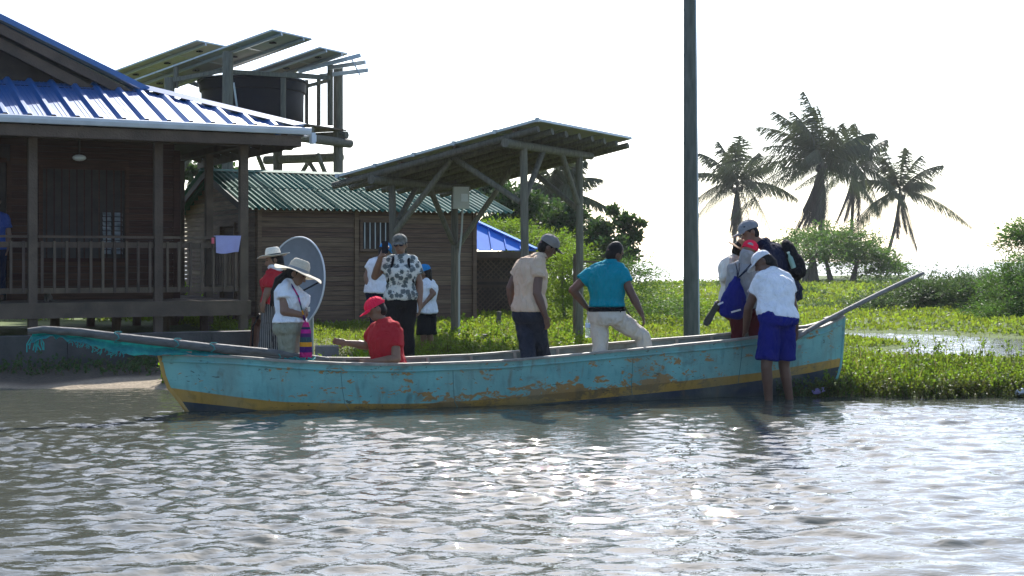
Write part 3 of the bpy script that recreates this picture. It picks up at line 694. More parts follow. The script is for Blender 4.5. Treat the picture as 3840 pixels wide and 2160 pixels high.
MB().tube([dc+fd*.14-yv*RD*.95, ft], .014, 6).build('feed_arm', M_tank, dish, True)
MB().caps(ft, ft+fd*.07, .035, .03).build('feed_horn', M_metal, dish, True)
gb = V((dc.x+.05, dc.y+.28, 0)); MB().tube([V((gb.x, gb.y, g1(gb.x, gb.y)-.1)), V((gb.x, gb.y, dc.z-.05)), dc-fd*.02], .038, 10).build('mast', M_metal, dish, True)
def gblock(px, Yd, sx, sy, sz, name, label, cat, m, rz=0):
    x = (px-CX)/FPX*Yd; z = g1(x, Yd); return solo(MB().box((x, Yd, z+sz/2-.04), (sx, sy, sz), rz), name, m, label, cat, (x, Yd, z))
gblock(1226, 18.35, .29, .26, .34, 'concrete_footing', 'square concrete footing beside the satellite dish', 'footing', M_conc, R(10))
b0 = V(((1190-CX)/FPX*17.9, 17.9, g1((1190-CX)/FPX*17.9, 17.9)))
cbk = thing('hollow_block', 'small hollow concrete block in front of the footing by the dish', 'block', b0)
mb = MB()
for d_, s_ in (((-.05, 0, .1), (.02, .16, .2)), ((.05, 0, .1), (.02, .16, .2)), ((0, 0, .015), (.08, .16, .03)), ((0, 0, .185), (.08, .16, .03))): mb.box(b0+V(d_), s_)
mb.build('shell', M_conc, cbk); MB().tube([b0+V((0, -.02, .2)), b0+V((0, -.02, .25)), b0+V((.03, -.04, .27))], .015).build('tap', M_metal, cbk)
def stump(px, Yd, h, r_, label, name='wooden_post'):
    x = (px-CX)/FPX*Yd; z = g1(x, Yd); solo(MB().tube([(x, Yd, z-.1), (x+.01, Yd, z+h*.6), (x+.015, Yd, z+h)], [r_, r_*.95, r_*.92], 10), name, M_log, label, 'post', (x, Yd, z), True)
stump(1868, 24.0, .30, .045, 'short wooden post in the grass in front of the kiosk')
gblock(1812, 21.6, .22, .2, .14, 'concrete_kerb_block', 'low concrete block lying in the grass beside the hut corner', 'block', M_conc)
gblock(1888, 23.4, .36, .25, .05, 'pale_slab', 'thin pale slab lying flat in the grass before the lattice kiosk', 'slab', mat('pale_stone', (.5, .48, .42), (.4, .38, .33)))
# weathered board fence end behind the man in the turquoise shirt
fx = (2163-CX)/FPX*23.2; fz = g1(fx, 23.2)
bf = thing('plank_board_post', 'grey plank gatepost with a top bar beside the shelter post', 'post', (fx, 23.2, fz))
MB().box((fx, 23.2, fz+.65), (.12, .05, 1.35)).build('upright', M_wood, bf)
MB().beam((fx-.05, 23.2, 1.5), (fx+.34, 23.3, 1.49), .06, .03).build('top_bar', M_wood, bf)
# wheelbarrow half hidden at the porch steps
wb_ = at(985, 1250, 20.0); wb_.z = g1(wb_.x, 20.0)
br = thing('wheelbarrow', 'old wheelbarrow tipped up against the porch corner behind the woman in red', 'wheelbarrow', wb_)
c_ = wb_+V((-.08, .15, .32))
MB().add([c_+V(p) for p in ((-.14, 0, -.22), (.14, .02, -.2), (.2, .05, .2), (-.10, .03, .28), (-.08, .2, -.14), (.08, .2, -.14), (.12, .22, .1), (-.06, .22, .14))], [(0, 1, 5, 4), (1, 2, 6, 5), (2, 3, 7, 6), (3, 0, 4, 7), (4, 5, 6, 7)]).build('tray', mat('rusty_tray', (.24, .13, .09), (.14, .07, .05), .7), br)
for s_ in (-.1, .12): MB().tube([c_+V((s_, .02, -.3)), c_+V((s_+.02, 0, .15)), c_+V((s_+.12, -.05, .33))], .013).build('handle', M_tank, br, True)
MB().ell(c_+V((.2, -.06, .34)), (.055, 0, 0), (0, .02, 0), (0, 0, .035)).build('grip', M_white, br, True)
w_c = c_+V((.02, .03, -.32)); MB().tube([w_c+V((.13*math.cos(t), 0, .13*math.sin(t))) for t in np.linspace(0, 2*math.pi, 21)], .022, 8).build('wheel', M_tank, br, True)

# ---------------------------------------------------------------- the boat
B0, B1 = V((-3.49, 14.28, 0)), V((3.85, 16.72, 0)); BE = (B1-B0).normalized(); BS = V((BE.y, -BE.x, 0))   # along, towards the camera
BLEN = (B1-B0).length
def interp(x, xs, ys): return float(np.interp(x, xs, ys))
GUN = ([590, 880, 1076, 1300, 1505, 1900, 2303, 2750, 2974, 3086, 3130, 3175], [1331, 1341, 1358, 1368, 1371, 1356, 1320, 1279, 1249, 1229, 1207, 1184])
YTO = ([600, 630, 880, 1043, 1315, 1587, 1900, 2275, 2638, 2862, 3030, 3160], [1449, 1453, 1488, 1507, 1514, 1514, 1493, 1457, 1421, 1396, 1366, 1342])
YBO = ([600, 668, 880, 989, 1300, 1600, 1900, 2275, 2638, 2862, 3030, 3160], [1497, 1504, 1526, 1541, 1549, 1545, 1525, 1491, 1455, 1425, 1399, 1372])
# row: s range along the keel line, width share, height
ROWS = [('gun', 0, 1, 1.0, GUN, 0), ('str', .002, .999, .985, GUN, 22), ('mid', .006, .997, .93, None, 0), ('yto', .012, .995, .85, YTO, 0), ('ybo', .026, .993, .75, YBO, 0), ('chi', .036, .985, .64, None, 0), ('kel', .044, .972, .08, None, 0)]
NS = 49
def hbeam(t): return .50*(1-abs(2*t-1.0)**2.6)**.75*(1+.06*math.sin(math.pi*t))
def zpix(p, tab, dy=0):
    px = CX+FPX*p.x/p.y; return EYE-(interp(px, *tab)+dy-HOR)/FPX*p.y
def keelz(t): return interp(t, [0, .05, .15, .4, .6, .8, .95, 1], [-.03, -.05, -.11, -.18, -.17, -.13, -.02, .08])
HULL = []                                            # HULL[row][station] = (centre xy, half width, z)
for nm, s0, s1, wf, tab, dy in ROWS:
    row = []
    for i in range(NS):
        t = .5-.5*math.cos(math.pi*i/(NS-1)); s_ = s0+(s1-s0)*t; c_ = B0.lerp(B1, s_); hw_ = max(.012, hbeam(t)*wf)
        near = c_+BS*hw_; z = None
        if tab: z = zpix(near, tab, dy)
        row.append([c_, hw_, z, t])
    HULL.append(row)
for i in range(NS):
    t = HULL[0][i][3]; HULL[2][i][2] = HULL[1][i][2]*.45+HULL[3][i][2]*.55
    kz = keelz(t); HULL[6][i][2] = kz; HULL[5][i][2] = min(kz*.85+HULL[4][i][2]*.15, HULL[4][i][2]-.03)
def hp(r_, i, side, ins=0): c_, hw_, z, t = HULL[r_][i]; return c_+BS*side*max(.004, hw_-ins)+V((0, 0, z))

def hull_paint(name, base, base2, chips):
    m = bpy.data.materials.new(name); m.use_nodes = True; t = m.node_tree; N = t.nodes; L = t.links; b = N['Principled BSDF']
    tc = N.new('ShaderNodeTexCoord'); att = N.new('ShaderNodeAttribute'); att.attribute_name = 'wear'
    def nz(sc, st, det=6, dist=.4, off=(0, 0, 0)):
        mp = N.new('ShaderNodeMapping'); mp.inputs['Scale'].default_value = st; mp.inputs['Location'].default_value = off; L.new(tc.outputs['Object'], mp.inputs[0])
        n = N.new('ShaderNodeTexNoise'); n.inputs['Scale'].default_value = sc; n.inputs['Detail'].default_value = det; n.inputs['Distortion'].default_value = dist; L.new(mp.outputs[0], n.inputs[0]); return n.outputs[0]
    def rng(s_, a, b_): r_ = N.new('ShaderNodeMapRange'); r_.inputs[1].default_value = a; r_.inputs[2].default_value = b_; L.new(s_, r_.inputs[0]); return r_.outputs[0]
    def mth(op, a, b_):
        x = N.new('ShaderNodeMath'); x.operation = op
        for k, s_ in enumerate((a, b_)):
            if isinstance(s_, (int, float)): x.inputs[k].default_value = s_
            else: L.new(s_, x.inputs[k])
        return x.outputs[0]
    def mixc(a, b_, f):
        x = N.new('ShaderNodeMix'); x.data_type = 'RGBA'
        for k, s_ in (('A', a), ('B', b_)):
            if isinstance(s_, tuple): x.inputs[k].default_value = s_+(1,)
            else: L.new(s_, x.inputs[k])
        if isinstance(f, float): x.inputs['Factor'].default_value = f
        else: L.new(f, x.inputs['Factor'])
        return x.outputs['Result']
    c = mixc(base, base2, rng(nz(2.2, (1, 1, 2), 7), .35, .65))
    c = mixc(c, tuple(x*.62 for x in base), mth('MULTIPLY', rng(nz(14, (1, 1, .25), 5), .55, .75), .6))     # drips
    big = nz(3.4, (1, 1, 2.2), 10, 1.2); fine = nz(17, (1, 1, 1.7), 9, 1.0, (3, 1, 0))
    wv = mth('ADD', mth('MULTIPLY', big, .6), mth('MULTIPLY', fine, .4))
    thr = mth('ADD', wv, mth('MULTIPLY', att.outputs['Fac'], .16))
    c = mixc(c, chips, rng(thr, .60, .625))
    c = mixc(c, (.035, .03, .022), mth('MULTIPLY', rng(nz(19, (.5, .5, 1.2), 7, 1.2, (5, 2, 1)), .66, .70), .75))   # dark scrapes
    c = mixc(c, (.08, .075, .05), mth('MULTIPLY', rng(nz(5, (1, 1, 1), 8, .5, (9, 0, 0)), .58, .72), .55))          # grime
    c = mixc(c, (.20, .20, .14), mth('MULTIPLY', rng(nz(1.6, (1, 1, .5), 9, .8, (2, 7, 3)), .42, .68), .45))                     # sun-bleached, rust-washed areas
    c = mixc(c, (.16, .10, .04), mth('MULTIPLY', rng(nz(9, (1, 1, .18), 6, .3, (4, 4, 0)), .60, .74), .5))                        # rust runs
    sp = N.new('ShaderNodeSeparateXYZ'); L.new(tc.outputs['Object'], sp.inputs[0])
    zz_ = mth('ADD', sp.outputs['Z'], mth('MULTIPLY', nz(6, (1, 1, 1), 6), -.10)); sl = N.new('ShaderNodeMapRange'); sl.inputs[1].default_value = .0; sl.inputs[2].default_value = -.05; L.new(zz_, sl.inputs[0])
    c = mixc(c, (.035, .04, .022), mth('MULTIPLY', sl.outputs[0], .45))                                                           # slime at the waterline
    L.new(c, b.inputs['Base Color']); b.inputs['Roughness'].default_value = .6
    bp = N.new('ShaderNodeBump'); bp.inputs['Strength'].default_value = .35; bp.inputs['Distance'].default_value = .01; L.new(fine, bp.inputs['Height']); L.new(bp.outputs[0], b.inputs['Normal'])
    return m
M_turq = hull_paint('turquoise_boat_paint', (.13, .335, .315), (.18, .42, .385), (.33, .18, .055))
M_yel = hull_paint('ochre_boat_paint', (.40, .22, .04), (.46, .26, .055), (.26, .15, .05))
M_navy = hull_paint('navy_boat_paint', (.016, .022, .040), (.024, .03, .05), (.05, .05, .055))
M_bin = mat('boat_inside', (.20, .24, .22), (.12, .12, .10), .85, 6, bump=.4)
M_gun = mat('worn_gunwale', (.36, .33, .27), (.18, .16, .13), .7, 7, (1, 1, 1), .4, 40)
boat = thing('fishing_boat', 'long turquoise wooden boat with ochre stripe, nosed onto the weedy shore', 'boat', (B0+B1)/2)
def hull_part(name, rows, side_list, m, ins=0, bottom=False):
    vs_, fs, wear = [], [], []
    for side in side_list:
        o = len(vs_)
        for r_ in rows:
            for i in range(NS):
                vs_.append(hp(r_, i, side, ins)); t = HULL[r_][i][3]
                wear.append({0: -.1, 1: .1, 2: .25, 3: 1.0, 4: .3, 5: 0, 6: 0}[r_]*math.exp(-((t-.5)/.28)**2)+(.25 if r_ == 1 else 0)-(.25 if t < .14 else 0))
        for a in range(len(rows)-1):
            for i in range(NS-1):
                q = (o+a*NS+i, o+(a+1)*NS+i, o+(a+1)*NS+i+1, o+a*NS+i+1); fs.append(q if (side > 0) == (ins == 0) else q[::-1])
    if bottom:
        o = len(vs_)
        for i in range(NS): vs_ += [hp(6, i, 1), hp(6, i, -1)]; wear += [0, 0]
        fs += [(o+2*i, o+2*i+1, o+2*i+3, o+2*i+2) for i in range(NS-1)]
    if True:                                            # close both ends
        for side_i, e in ((0, 0), (0, NS-1)):
            n_r = len(rows)
            if len(side_list) == 2:
                for a in range(n_r-1):
                    A, Bq = a*NS+e, (a+1)*NS+e; o2 = n_r*NS
                    fs.append((A, o2+A, o2+Bq, Bq) if e == 0 else (A, Bq, o2+Bq, o2+A))
    mb = MB(); mb.add(vs_, fs); o_ = mb.build(name, m, boat, True)
    a_ = o_.data.attributes.new('wear', 'FLOAT', 'POINT'); a_.data.foreach_set('value', np.array(wear, np.float32)); return o_
hull_part('hull_side', (1, 2, 3), (1, -1), M_turq)
hull_part('top_strake', (0, 1), (1, -1), M_turq)
hull_part('ochre_band', (3, 4), (1, -1), M_yel)
hull_part('hull_bottom', (4, 5, 6), (1, -1), M_navy, bottom=True)
hull_part('inner_skin', (0, 1, 2, 3, 4, 5), (1, -1), M_bin, ins=.035)
vs_ = []
for i in range(2, NS-2): vs_ += [hp(5, i, 1, .02)+V((0, 0, .02)), hp(5, i, -1, .02)+V((0, 0, .02))]
n2 = len(vs_)//2
floorz = [vs_[2*i].z for i in range(n2)]
MB().add(vs_, [(2*i, 2*i+2, 2*i+3, 2*i+1) for i in range(n2-1)]).build('floor', M_bin, boat)
# rub rail and gunwale caps in lengths, ends overlapping a little
for side in (1, -1):
    MB().tube([hp(1, i, side)+BS*side*.008+V((0, 0, 0)) for i in range(0, NS)], .011, 6).build('rub_rail', M_turq, boat, True)
    for a, b in ((0, 9), (9, 19), (19, 30), (30, 39), (39, 48)):
        mb = MB(); vs_, fs = [], []
        for i in range(a, b+1):
            up = V((0, 0, .022+.004*((a//9) % 2))); o_ = hp(0, i, side, -.022)-V((0, 0, .004)); q = hp(0, i, side, .055)-V((0, 0, .004))
            vs_ += [o_, o_+up, q+up, q]
        n4 = b-a+1
        for i in range(n4-1):
            for j in range(4): fs.append((4*i+j, 4*i+(j+1) % 4, 4*i+4+(j+1) % 4, 4*i+4+j))
        fs += [(3, 2, 1, 0), tuple(4*(n4-1)+j for j in range(4))]
        mb.add(vs_, fs).build('gunwale_cap', M_gun, boat)
def inside(t):                                         # centre point and half width at gunwale
    i = min(range(NS), key=lambda k: abs(HULL[0][k][3]-t)); c_, hw_, z, _ = HULL[0][i]; return c_, hw_, z
for t in (.16, .36, .55, .74, .9):
    c_, hw_, z = inside(t); zt = z-.16
    MB().beam(c_-BS*(hw_*.9)+V((0, 0, zt)), c_+BS*(hw_*.9)+V((0, 0, zt)), .2, .035).build('thwart', M_gun, boat)
for t in np.linspace(.08, .93, 15):
    i = min(range(NS), key=lambda k: abs(HULL[0][k][3]-t))
    for side in (1, -1): MB().tube([hp(0, i, side, .05), hp(3, i, side, .05), hp(4, i, side, .05), hp(5, i, side, .04)], .02, 6).build('rib', M_gun, boat, True)
e_ = [hp(0, NS-1-k, s_) for k, s_ in ((0, 1), (5, 1), (5, -1))]
MB().prism([e_[0]+V((0, 0, .02)), e_[1]+V((0, 0, .02)), e_[2]+V((0, 0, .02))], (0, 0, .03)).build('stern_deck', M_gun, boat)
e_ = [hp(0, k, s_) for k, s_ in ((0, 1), (6, 1), (6, -1))]
MB().prism([e_[0]+V((0, 0, .015)), e_[2]+V((0, 0, .015)), e_[1]+V((0, 0, .015))], (0, 0, .03)).build('bow_deck', M_gun, boat)
st_ = [hp(r_, 0, 0)-BE*.006 for r_ in range(7)]; MB().tube(st_, .022, 8).build('stem_post', M_yel, boat, True)
st_ = [hp(r_, NS-1, 0)+BE*.006 for r_ in range(6)]; MB().tube(st_, .022, 8).build('stern_post', M_turq, boat, True)

for t in (.22, .37, .62, .80):
    i = min(range(NS), key=lambda k: abs(HULL[0][k][3]-t)); MB().tube([hp(r_, i, 1)+BS*.001 for r_ in (1, 2, 3, 4)], .003, 4).build('butt_joint', mat('joint_grime', (.07, .16, .16)), boat, True)
# mast lying over the bow with a rolled teal net lashed under it
mp_ = [(104, 1246, 13.75), (163, 1240, 13.8), (300, 1250, 13.9), (442, 1268, 14.0), (620, 1288, 14.15), (800, 1309, 14.3), (940, 1328, 14.45), (1043, 1340, 14.55), (1180, 1354, 14.7)]
mast = thing('mast_pole', 'long weathered mast pole lying over the bow of the turquoise boat', 'pole', at(620, 1300, 14.15))
MB().tube([at(*p)+V((0, 0, .01)) for p in mp_], [.030, .038, .042, .043, .045, .045, .042, .04, .035], 10).build('spar', mat('mast_wood', (.13, .125, .115), (.06, .058, .052), .75, 5, (1, 4, 4), .5, 15), mast, True)
MB().tube([at(800, 1300, 14.3), at(1010, 1322, 14.5), at(1230, 1350, 14.75)], [.035, .04, .03], 8).build('spar', MATS['mast_wood'], mast, True)
M_net = mat('teal_net', (.02, .22, .22), (.04, .33, .32), .7, 20, (1, 1, 1), .6, 60, trans=.35)
net = thing('rolled_net', 'ragged teal net lashed under the mast pole beyond the bow', 'net', at(400, 1310, 13.9))
nu, nv = 60, 7; vs_ = []; rn = random.Random(3)
edge = [rn.uniform(-5, 5) for _ in range(nu)]
for sd_ in (0, 1):
    for i in range(nu):
        u = i/(nu-1); px = 118+u*(900-118); top = interp(px, [p[0] for p in mp_], [p[1] for p in mp_])+4
        wd = interp(px, [118, 160, 230, 330, 420, 500, 600, 700, 900], [42, 24, 20, 32, 50, 50, 42, 30, 12])+edge[i]*(1.6 if px < 520 else .5)
        Yb = interp(px, [p[0] for p in mp_], [p[2] for p in mp_])
        for j in range(nv):
            v = j/(nv-1); vs_.append(at(px+3*math.sin(9*v+i), top+wd*v, Yb+.04*math.sin(i*.55+v*3)*v+.035*math.sin(v*5)+sd_*.008))
fs = []
for i in range(nu-1):
    for j in range(nv-1):
        a = i*nv+j; fs.append((a, a+1, a+nv+1, a+nv)); b_ = a+nu*nv; fs.append((b_, b_+nv, b_+nv+1, b_+1))
MB().add(vs_, fs).build('net_sheet', M_net, net, True)
mb = MB()
for k in range(46):
    px = rn.uniform(260, 480); i = int((px-118)/(782)*(nu-1)); p = V(vs_[i*nv+nv-1]); q = p+V((rn.uniform(-.05, .05), rn.uniform(-.02, .02), rn.uniform(-.06, -.01))); mb.tube([p, (p+q)/2+V((.01, 0, 0)), q], .004, 4)
for k in range(10):
    p = at(118+k*4, 1262, 13.76); q = p+V((rn.uniform(-.05, .06), 0, rn.uniform(-.16, -.08))); mb.tube([p, (p+q)/2+V((rn.uniform(-.03, .03), 0, 0)), q], .006, 4)
o_ = mb.build('frayed_fringe', M_net, net); o_['kind'] = 'stuff'
for px in (442, 665, 800, 1046):
    i = interp(px, [p[0] for p in mp_], [p[1] for p in mp_]); Yb = interp(px, [p[0] for p in mp_], [p[2] for p in mp_]); c_ = at(px, i, Yb)
    MB().tube([c_+V((.03*math.sin(3*t), .055*math.sin(t), .055*math.cos(t)+.01)) for t in np.linspace(0, 6.6, 14)], .007, 5).build('lashing', mat('teal_cord', (.03, .2, .19)), net, True)
mb = MB()
for k in range(7):
    c_ = at(1080+k*14+rn.uniform(-5, 5), 1352+rn.uniform(-3, 4), 14.5); mb.tube([c_+V((.035*math.cos(t+k), .05*math.sin(t), .012*math.sin(2*t+k)+.02)) for t in np.linspace(0, 6.2, 10)], .006, 5)
solo(mb, 'rope_tangle', M_net, 'tangle of teal rope on the gunwale below the woman in khaki trousers', 'rope', at(1110, 1360, 14.5), True)
pa = [at(2960, 1282, 16.05), at(3060, 1222, 16.35), at(3180, 1160, 16.7), at(3300, 1100, 17.0), at(3400, 1052, 17.3), at(3462, 1024, 17.5)]
solo(MB().tube(pa, [.026, .028, .029, .028, .027, .020], 10), 'punt_pole', mat('punt_wood', (.21, .19, .17), (.11, .10, .09), .75, 5, (1, 5, 5), .5, 15), 'long bare wooden punting pole slanting up over the stern', 'pole', pa[0], True)

# ---------------------------------------------------------------- people
def skin(name, c): return mat(name, c, tuple(x*.75 for x in c), .5, 9, bump=.08, bscale=80, spec=.4)
SK = [skin('skin_a', (.21, .11, .066)), skin('skin_b', (.135, .066, .042)), skin('skin_c', (.23, .125, .08))]
M_hair = mat('dark_hair', (.007, .005, .0045), (.012, .009, .007), .65, 30, (1, 1, .2), .6, 60, spec=.2)
def cloth(name, c1, c2=None, rough=.9, wr=9, **k): return mat(name, c1, c2 or tuple(x*.88 for x in c1[:3]), rough, 12, bump=.25, bscale=120, wr=wr, spec=.15, **k)
C_white = cloth('white_cotton', (.78, .78, .80)); C_red = cloth('red_pique', (.42, .022, .03)); C_peach = cloth('peach_pique', (.60, .44, .31))
C_turq = cloth('turquoise_polo_cloth', (.0, .23, .30)); C_beige = cloth('beige_chino', (.56, .50, .42)); C_jean = cloth('dark_denim', (.030, .034, .048), (.014, .016, .025))
C_khaki = cloth('khaki_trouser', (.27, .27, .20)); C_black = cloth('black_cloth', (.008, .008, .010)); C_navy = cloth('navy_cloth', (.010, .014, .035))
C_royal = cloth('royal_blue_cloth', (.006, .012, .15)); C_grey = cloth('grey_marl', (.33, .32, .32)); C_maroon = cloth('maroon_cloth', (.07, .008, .012)); C_cream = cloth('cream_cloth', (.72, .68, .60))
C_straw = mat('straw', (.62, .56, .44), (.5, .44, .33), .85, 40, (1, 1, 3), .5, 90, trans=.15); C_brownstraw = mat('brown_straw', (.34, .20, .10), (.25, .14, .07), .85, 40, bump=.5, bscale=90)
C_pink = cloth('neon_pink_cap', (.85, .02, .07), (.8, .02, .06)); C_skyb = cloth('sky_blue_cap', (.02, .22, .50)); C_capgrey = cloth('grey_cap', (.22, .20, .18)); C_capw = cloth('white_cap_cloth', (.66, .66, .68))
def floral():
    m = cloth('floral_blouse', (.62, .62, .56), wr=9); t = m.node_tree; N = t.nodes; L = t.links; b = N['Principled BSDF']
    old = b.inputs['Base Color'].links[0].from_socket; tc = N['Texture Coordinate']
    vo = N.new('ShaderNodeTexVoronoi'); vo.inputs['Scale'].default_value = 15; L.new(tc.outputs['Object'], vo.inputs[0])
    no = N.new('ShaderNodeTexNoise'); no.inputs['Scale'].default_value = 34; no.inputs['Detail'].default_value = 5; no.inputs['Distortion'].default_value = 2; L.new(tc.outputs['Object'], no.inputs[0])
    ad = N.new('ShaderNodeMath'); ad.operation = 'MULTIPLY_ADD'; ad.inputs[1].default_value = .9; L.new(no.outputs[0], ad.inputs[0]); L.new(vo.outputs['Distance'], ad.inputs[2])
    mr = N.new('ShaderNodeMapRange'); mr.inputs[1].default_value = .90; mr.inputs[2].default_value = 1.0; L.new(ad.outputs[0], mr.inputs[0])
    mx = N.new('ShaderNodeMix'); mx.data_type = 'RGBA'; mx.inputs['A'].default_value = (.10, .12, .12, 1); L.new(old, mx.inputs['B']); L.new(mr.outputs[0], mx.inputs['Factor']); L.new(mx.outputs['Result'], b.inputs['Base Color']); return m
def striped(name, ca, cb, scale, axis_='X', bands=None):
    m = cloth(name, ca, wr=7); t = m.node_tree; N = t.nodes; L = t.links; b = N['Principled BSDF']; tc = N['Texture Coordinate']
    sp = N.new('ShaderNodeSeparateXYZ'); L.new(tc.outputs['Object'], sp.inputs[0])
    a = N.new('ShaderNodeMath'); a.operation = 'MULTIPLY'; a.inputs[1].default_value = scale; L.new(sp.outputs[axis_], a.inputs[0])
    f = N.new('ShaderNodeMath'); f.operation = 'FRACT'; L.new(a.outputs[0], f.inputs[0])
    cr = N.new('ShaderNodeValToRGB'); cr.color_ramp.interpolation = 'CONSTANT'; L.new(f.outputs[0], cr.inputs[0])
    bands = bands or [(0, ca), (.72, cb)]
    while len(cr.color_ramp.elements) < len(bands): cr.color_ramp.elements.new(.5)
    for e, (p, c_) in zip(cr.color_ramp.elements, bands): e.position = p; e.color = tuple(c_)+(1,)
    L.new(cr.outputs[0], b.inputs['Base Color']); return m
C_floral = floral(); C_stripe = striped('striped_trouser', (.05, .045, .045), (.30, .28, .26), 42)
C_woven = striped('woven_bag_cloth', (.4, .02, .1), (.1, .02, .2), 3.1, 'Z', [(0, (.45, .02, .14)), (.2, (.06, .015, .12)), (.38, (.62, .26, .02)), (.52, (.03, .07, .08)), (.68, (.08, .02, .10)), (.8, (.45, .02, .2)), (.92, (.02, .03, .06))])
CLOUD = bpy.data.textures.new('folds', 'CLOUDS'); CLOUD.noise_scale = .085; CLOUD.noise_depth = 1

def remesh(mb, name, m, parent, voxel=.009, smooth=3, disp=0):
    inv = WM[parent.name].inverted(); mb.v = [tuple(inv @ V(p)) for p in mb.v]
    me = mb.mesh(name+'_raw', m); o = bpy.data.objects.new('tmp', me); COL.objects.link(o)
    r_ = o.modifiers.new('r', 'REMESH'); r_.mode = 'VOXEL'; r_.voxel_size = voxel; r_.use_smooth_shade = True
    if smooth: s_ = o.modifiers.new('s', 'SMOOTH'); s_.iterations = smooth; s_.factor = .5
    if disp: d = o.modifiers.new('d', 'DISPLACE'); d.texture = CLOUD; d.strength = disp; d.mid_level = .33; d.texture_coords = 'LOCAL'
    dg = bpy.context.evaluated_depsgraph_get(); me2 = bpy.data.meshes.new_from_object(o.evaluated_get(dg)); me2.name = name
    bpy.data.objects.remove(o); bpy.data.meshes.remove(me)
    if not me2.materials: me2.materials.append(m)
    me2.polygons.foreach_set('use_smooth', [True]*len(me2.polygons))
    o = bpy.data.objects.new(name, me2); COL.objects.link(o); o.parent = parent; WM[o.name] = WM[parent.name]; return o

def hand(mb, w_, d, n, k=1, curl=.4, side=1):           # wrist, direction, palm normal (fingers bend to +n)
    d = d.normalized(); n = (n-d*n.dot(d)).normalized(); s_ = d.cross(n)*side
    c_ = w_+d*.045*k
    mb.ell(c_, s_*.040*k, n*.016*k, d*.052*k, 12, 7)
    mb.caps(w_-d*.01, w_+d*.03*k, .026*k, .024*k)
    for f, (o, ln) in enumerate(((-.030, .060), (-.010, .074), (.010, .078), (.029, .068))):
        p = w_+d*.085*k+s_*o*k; a = curl*.7; q = p+(d*math.cos(a)+n*math.sin(a))*ln*.5*k; a = curl*1.7; r_ = q+(d*math.cos(a)+n*math.sin(a))*ln*.5*k
        mb.caps(p-d*.02*k, q, .0095*k, .009*k, 8); mb.caps(q, r_, .009*k, .0078*k, 8)
    p = w_+d*.025*k+s_*.03*k; q = p+(d*.7+s_*.75+n*.25).normalized()*.04*k; r_ = q+(d*.95+s_*.2+n*.35).normalized()*.032*k
    mb.caps(p, q, .013*k, .011*k, 8); mb.caps(q, r_, .011*k, .0085*k, 8)

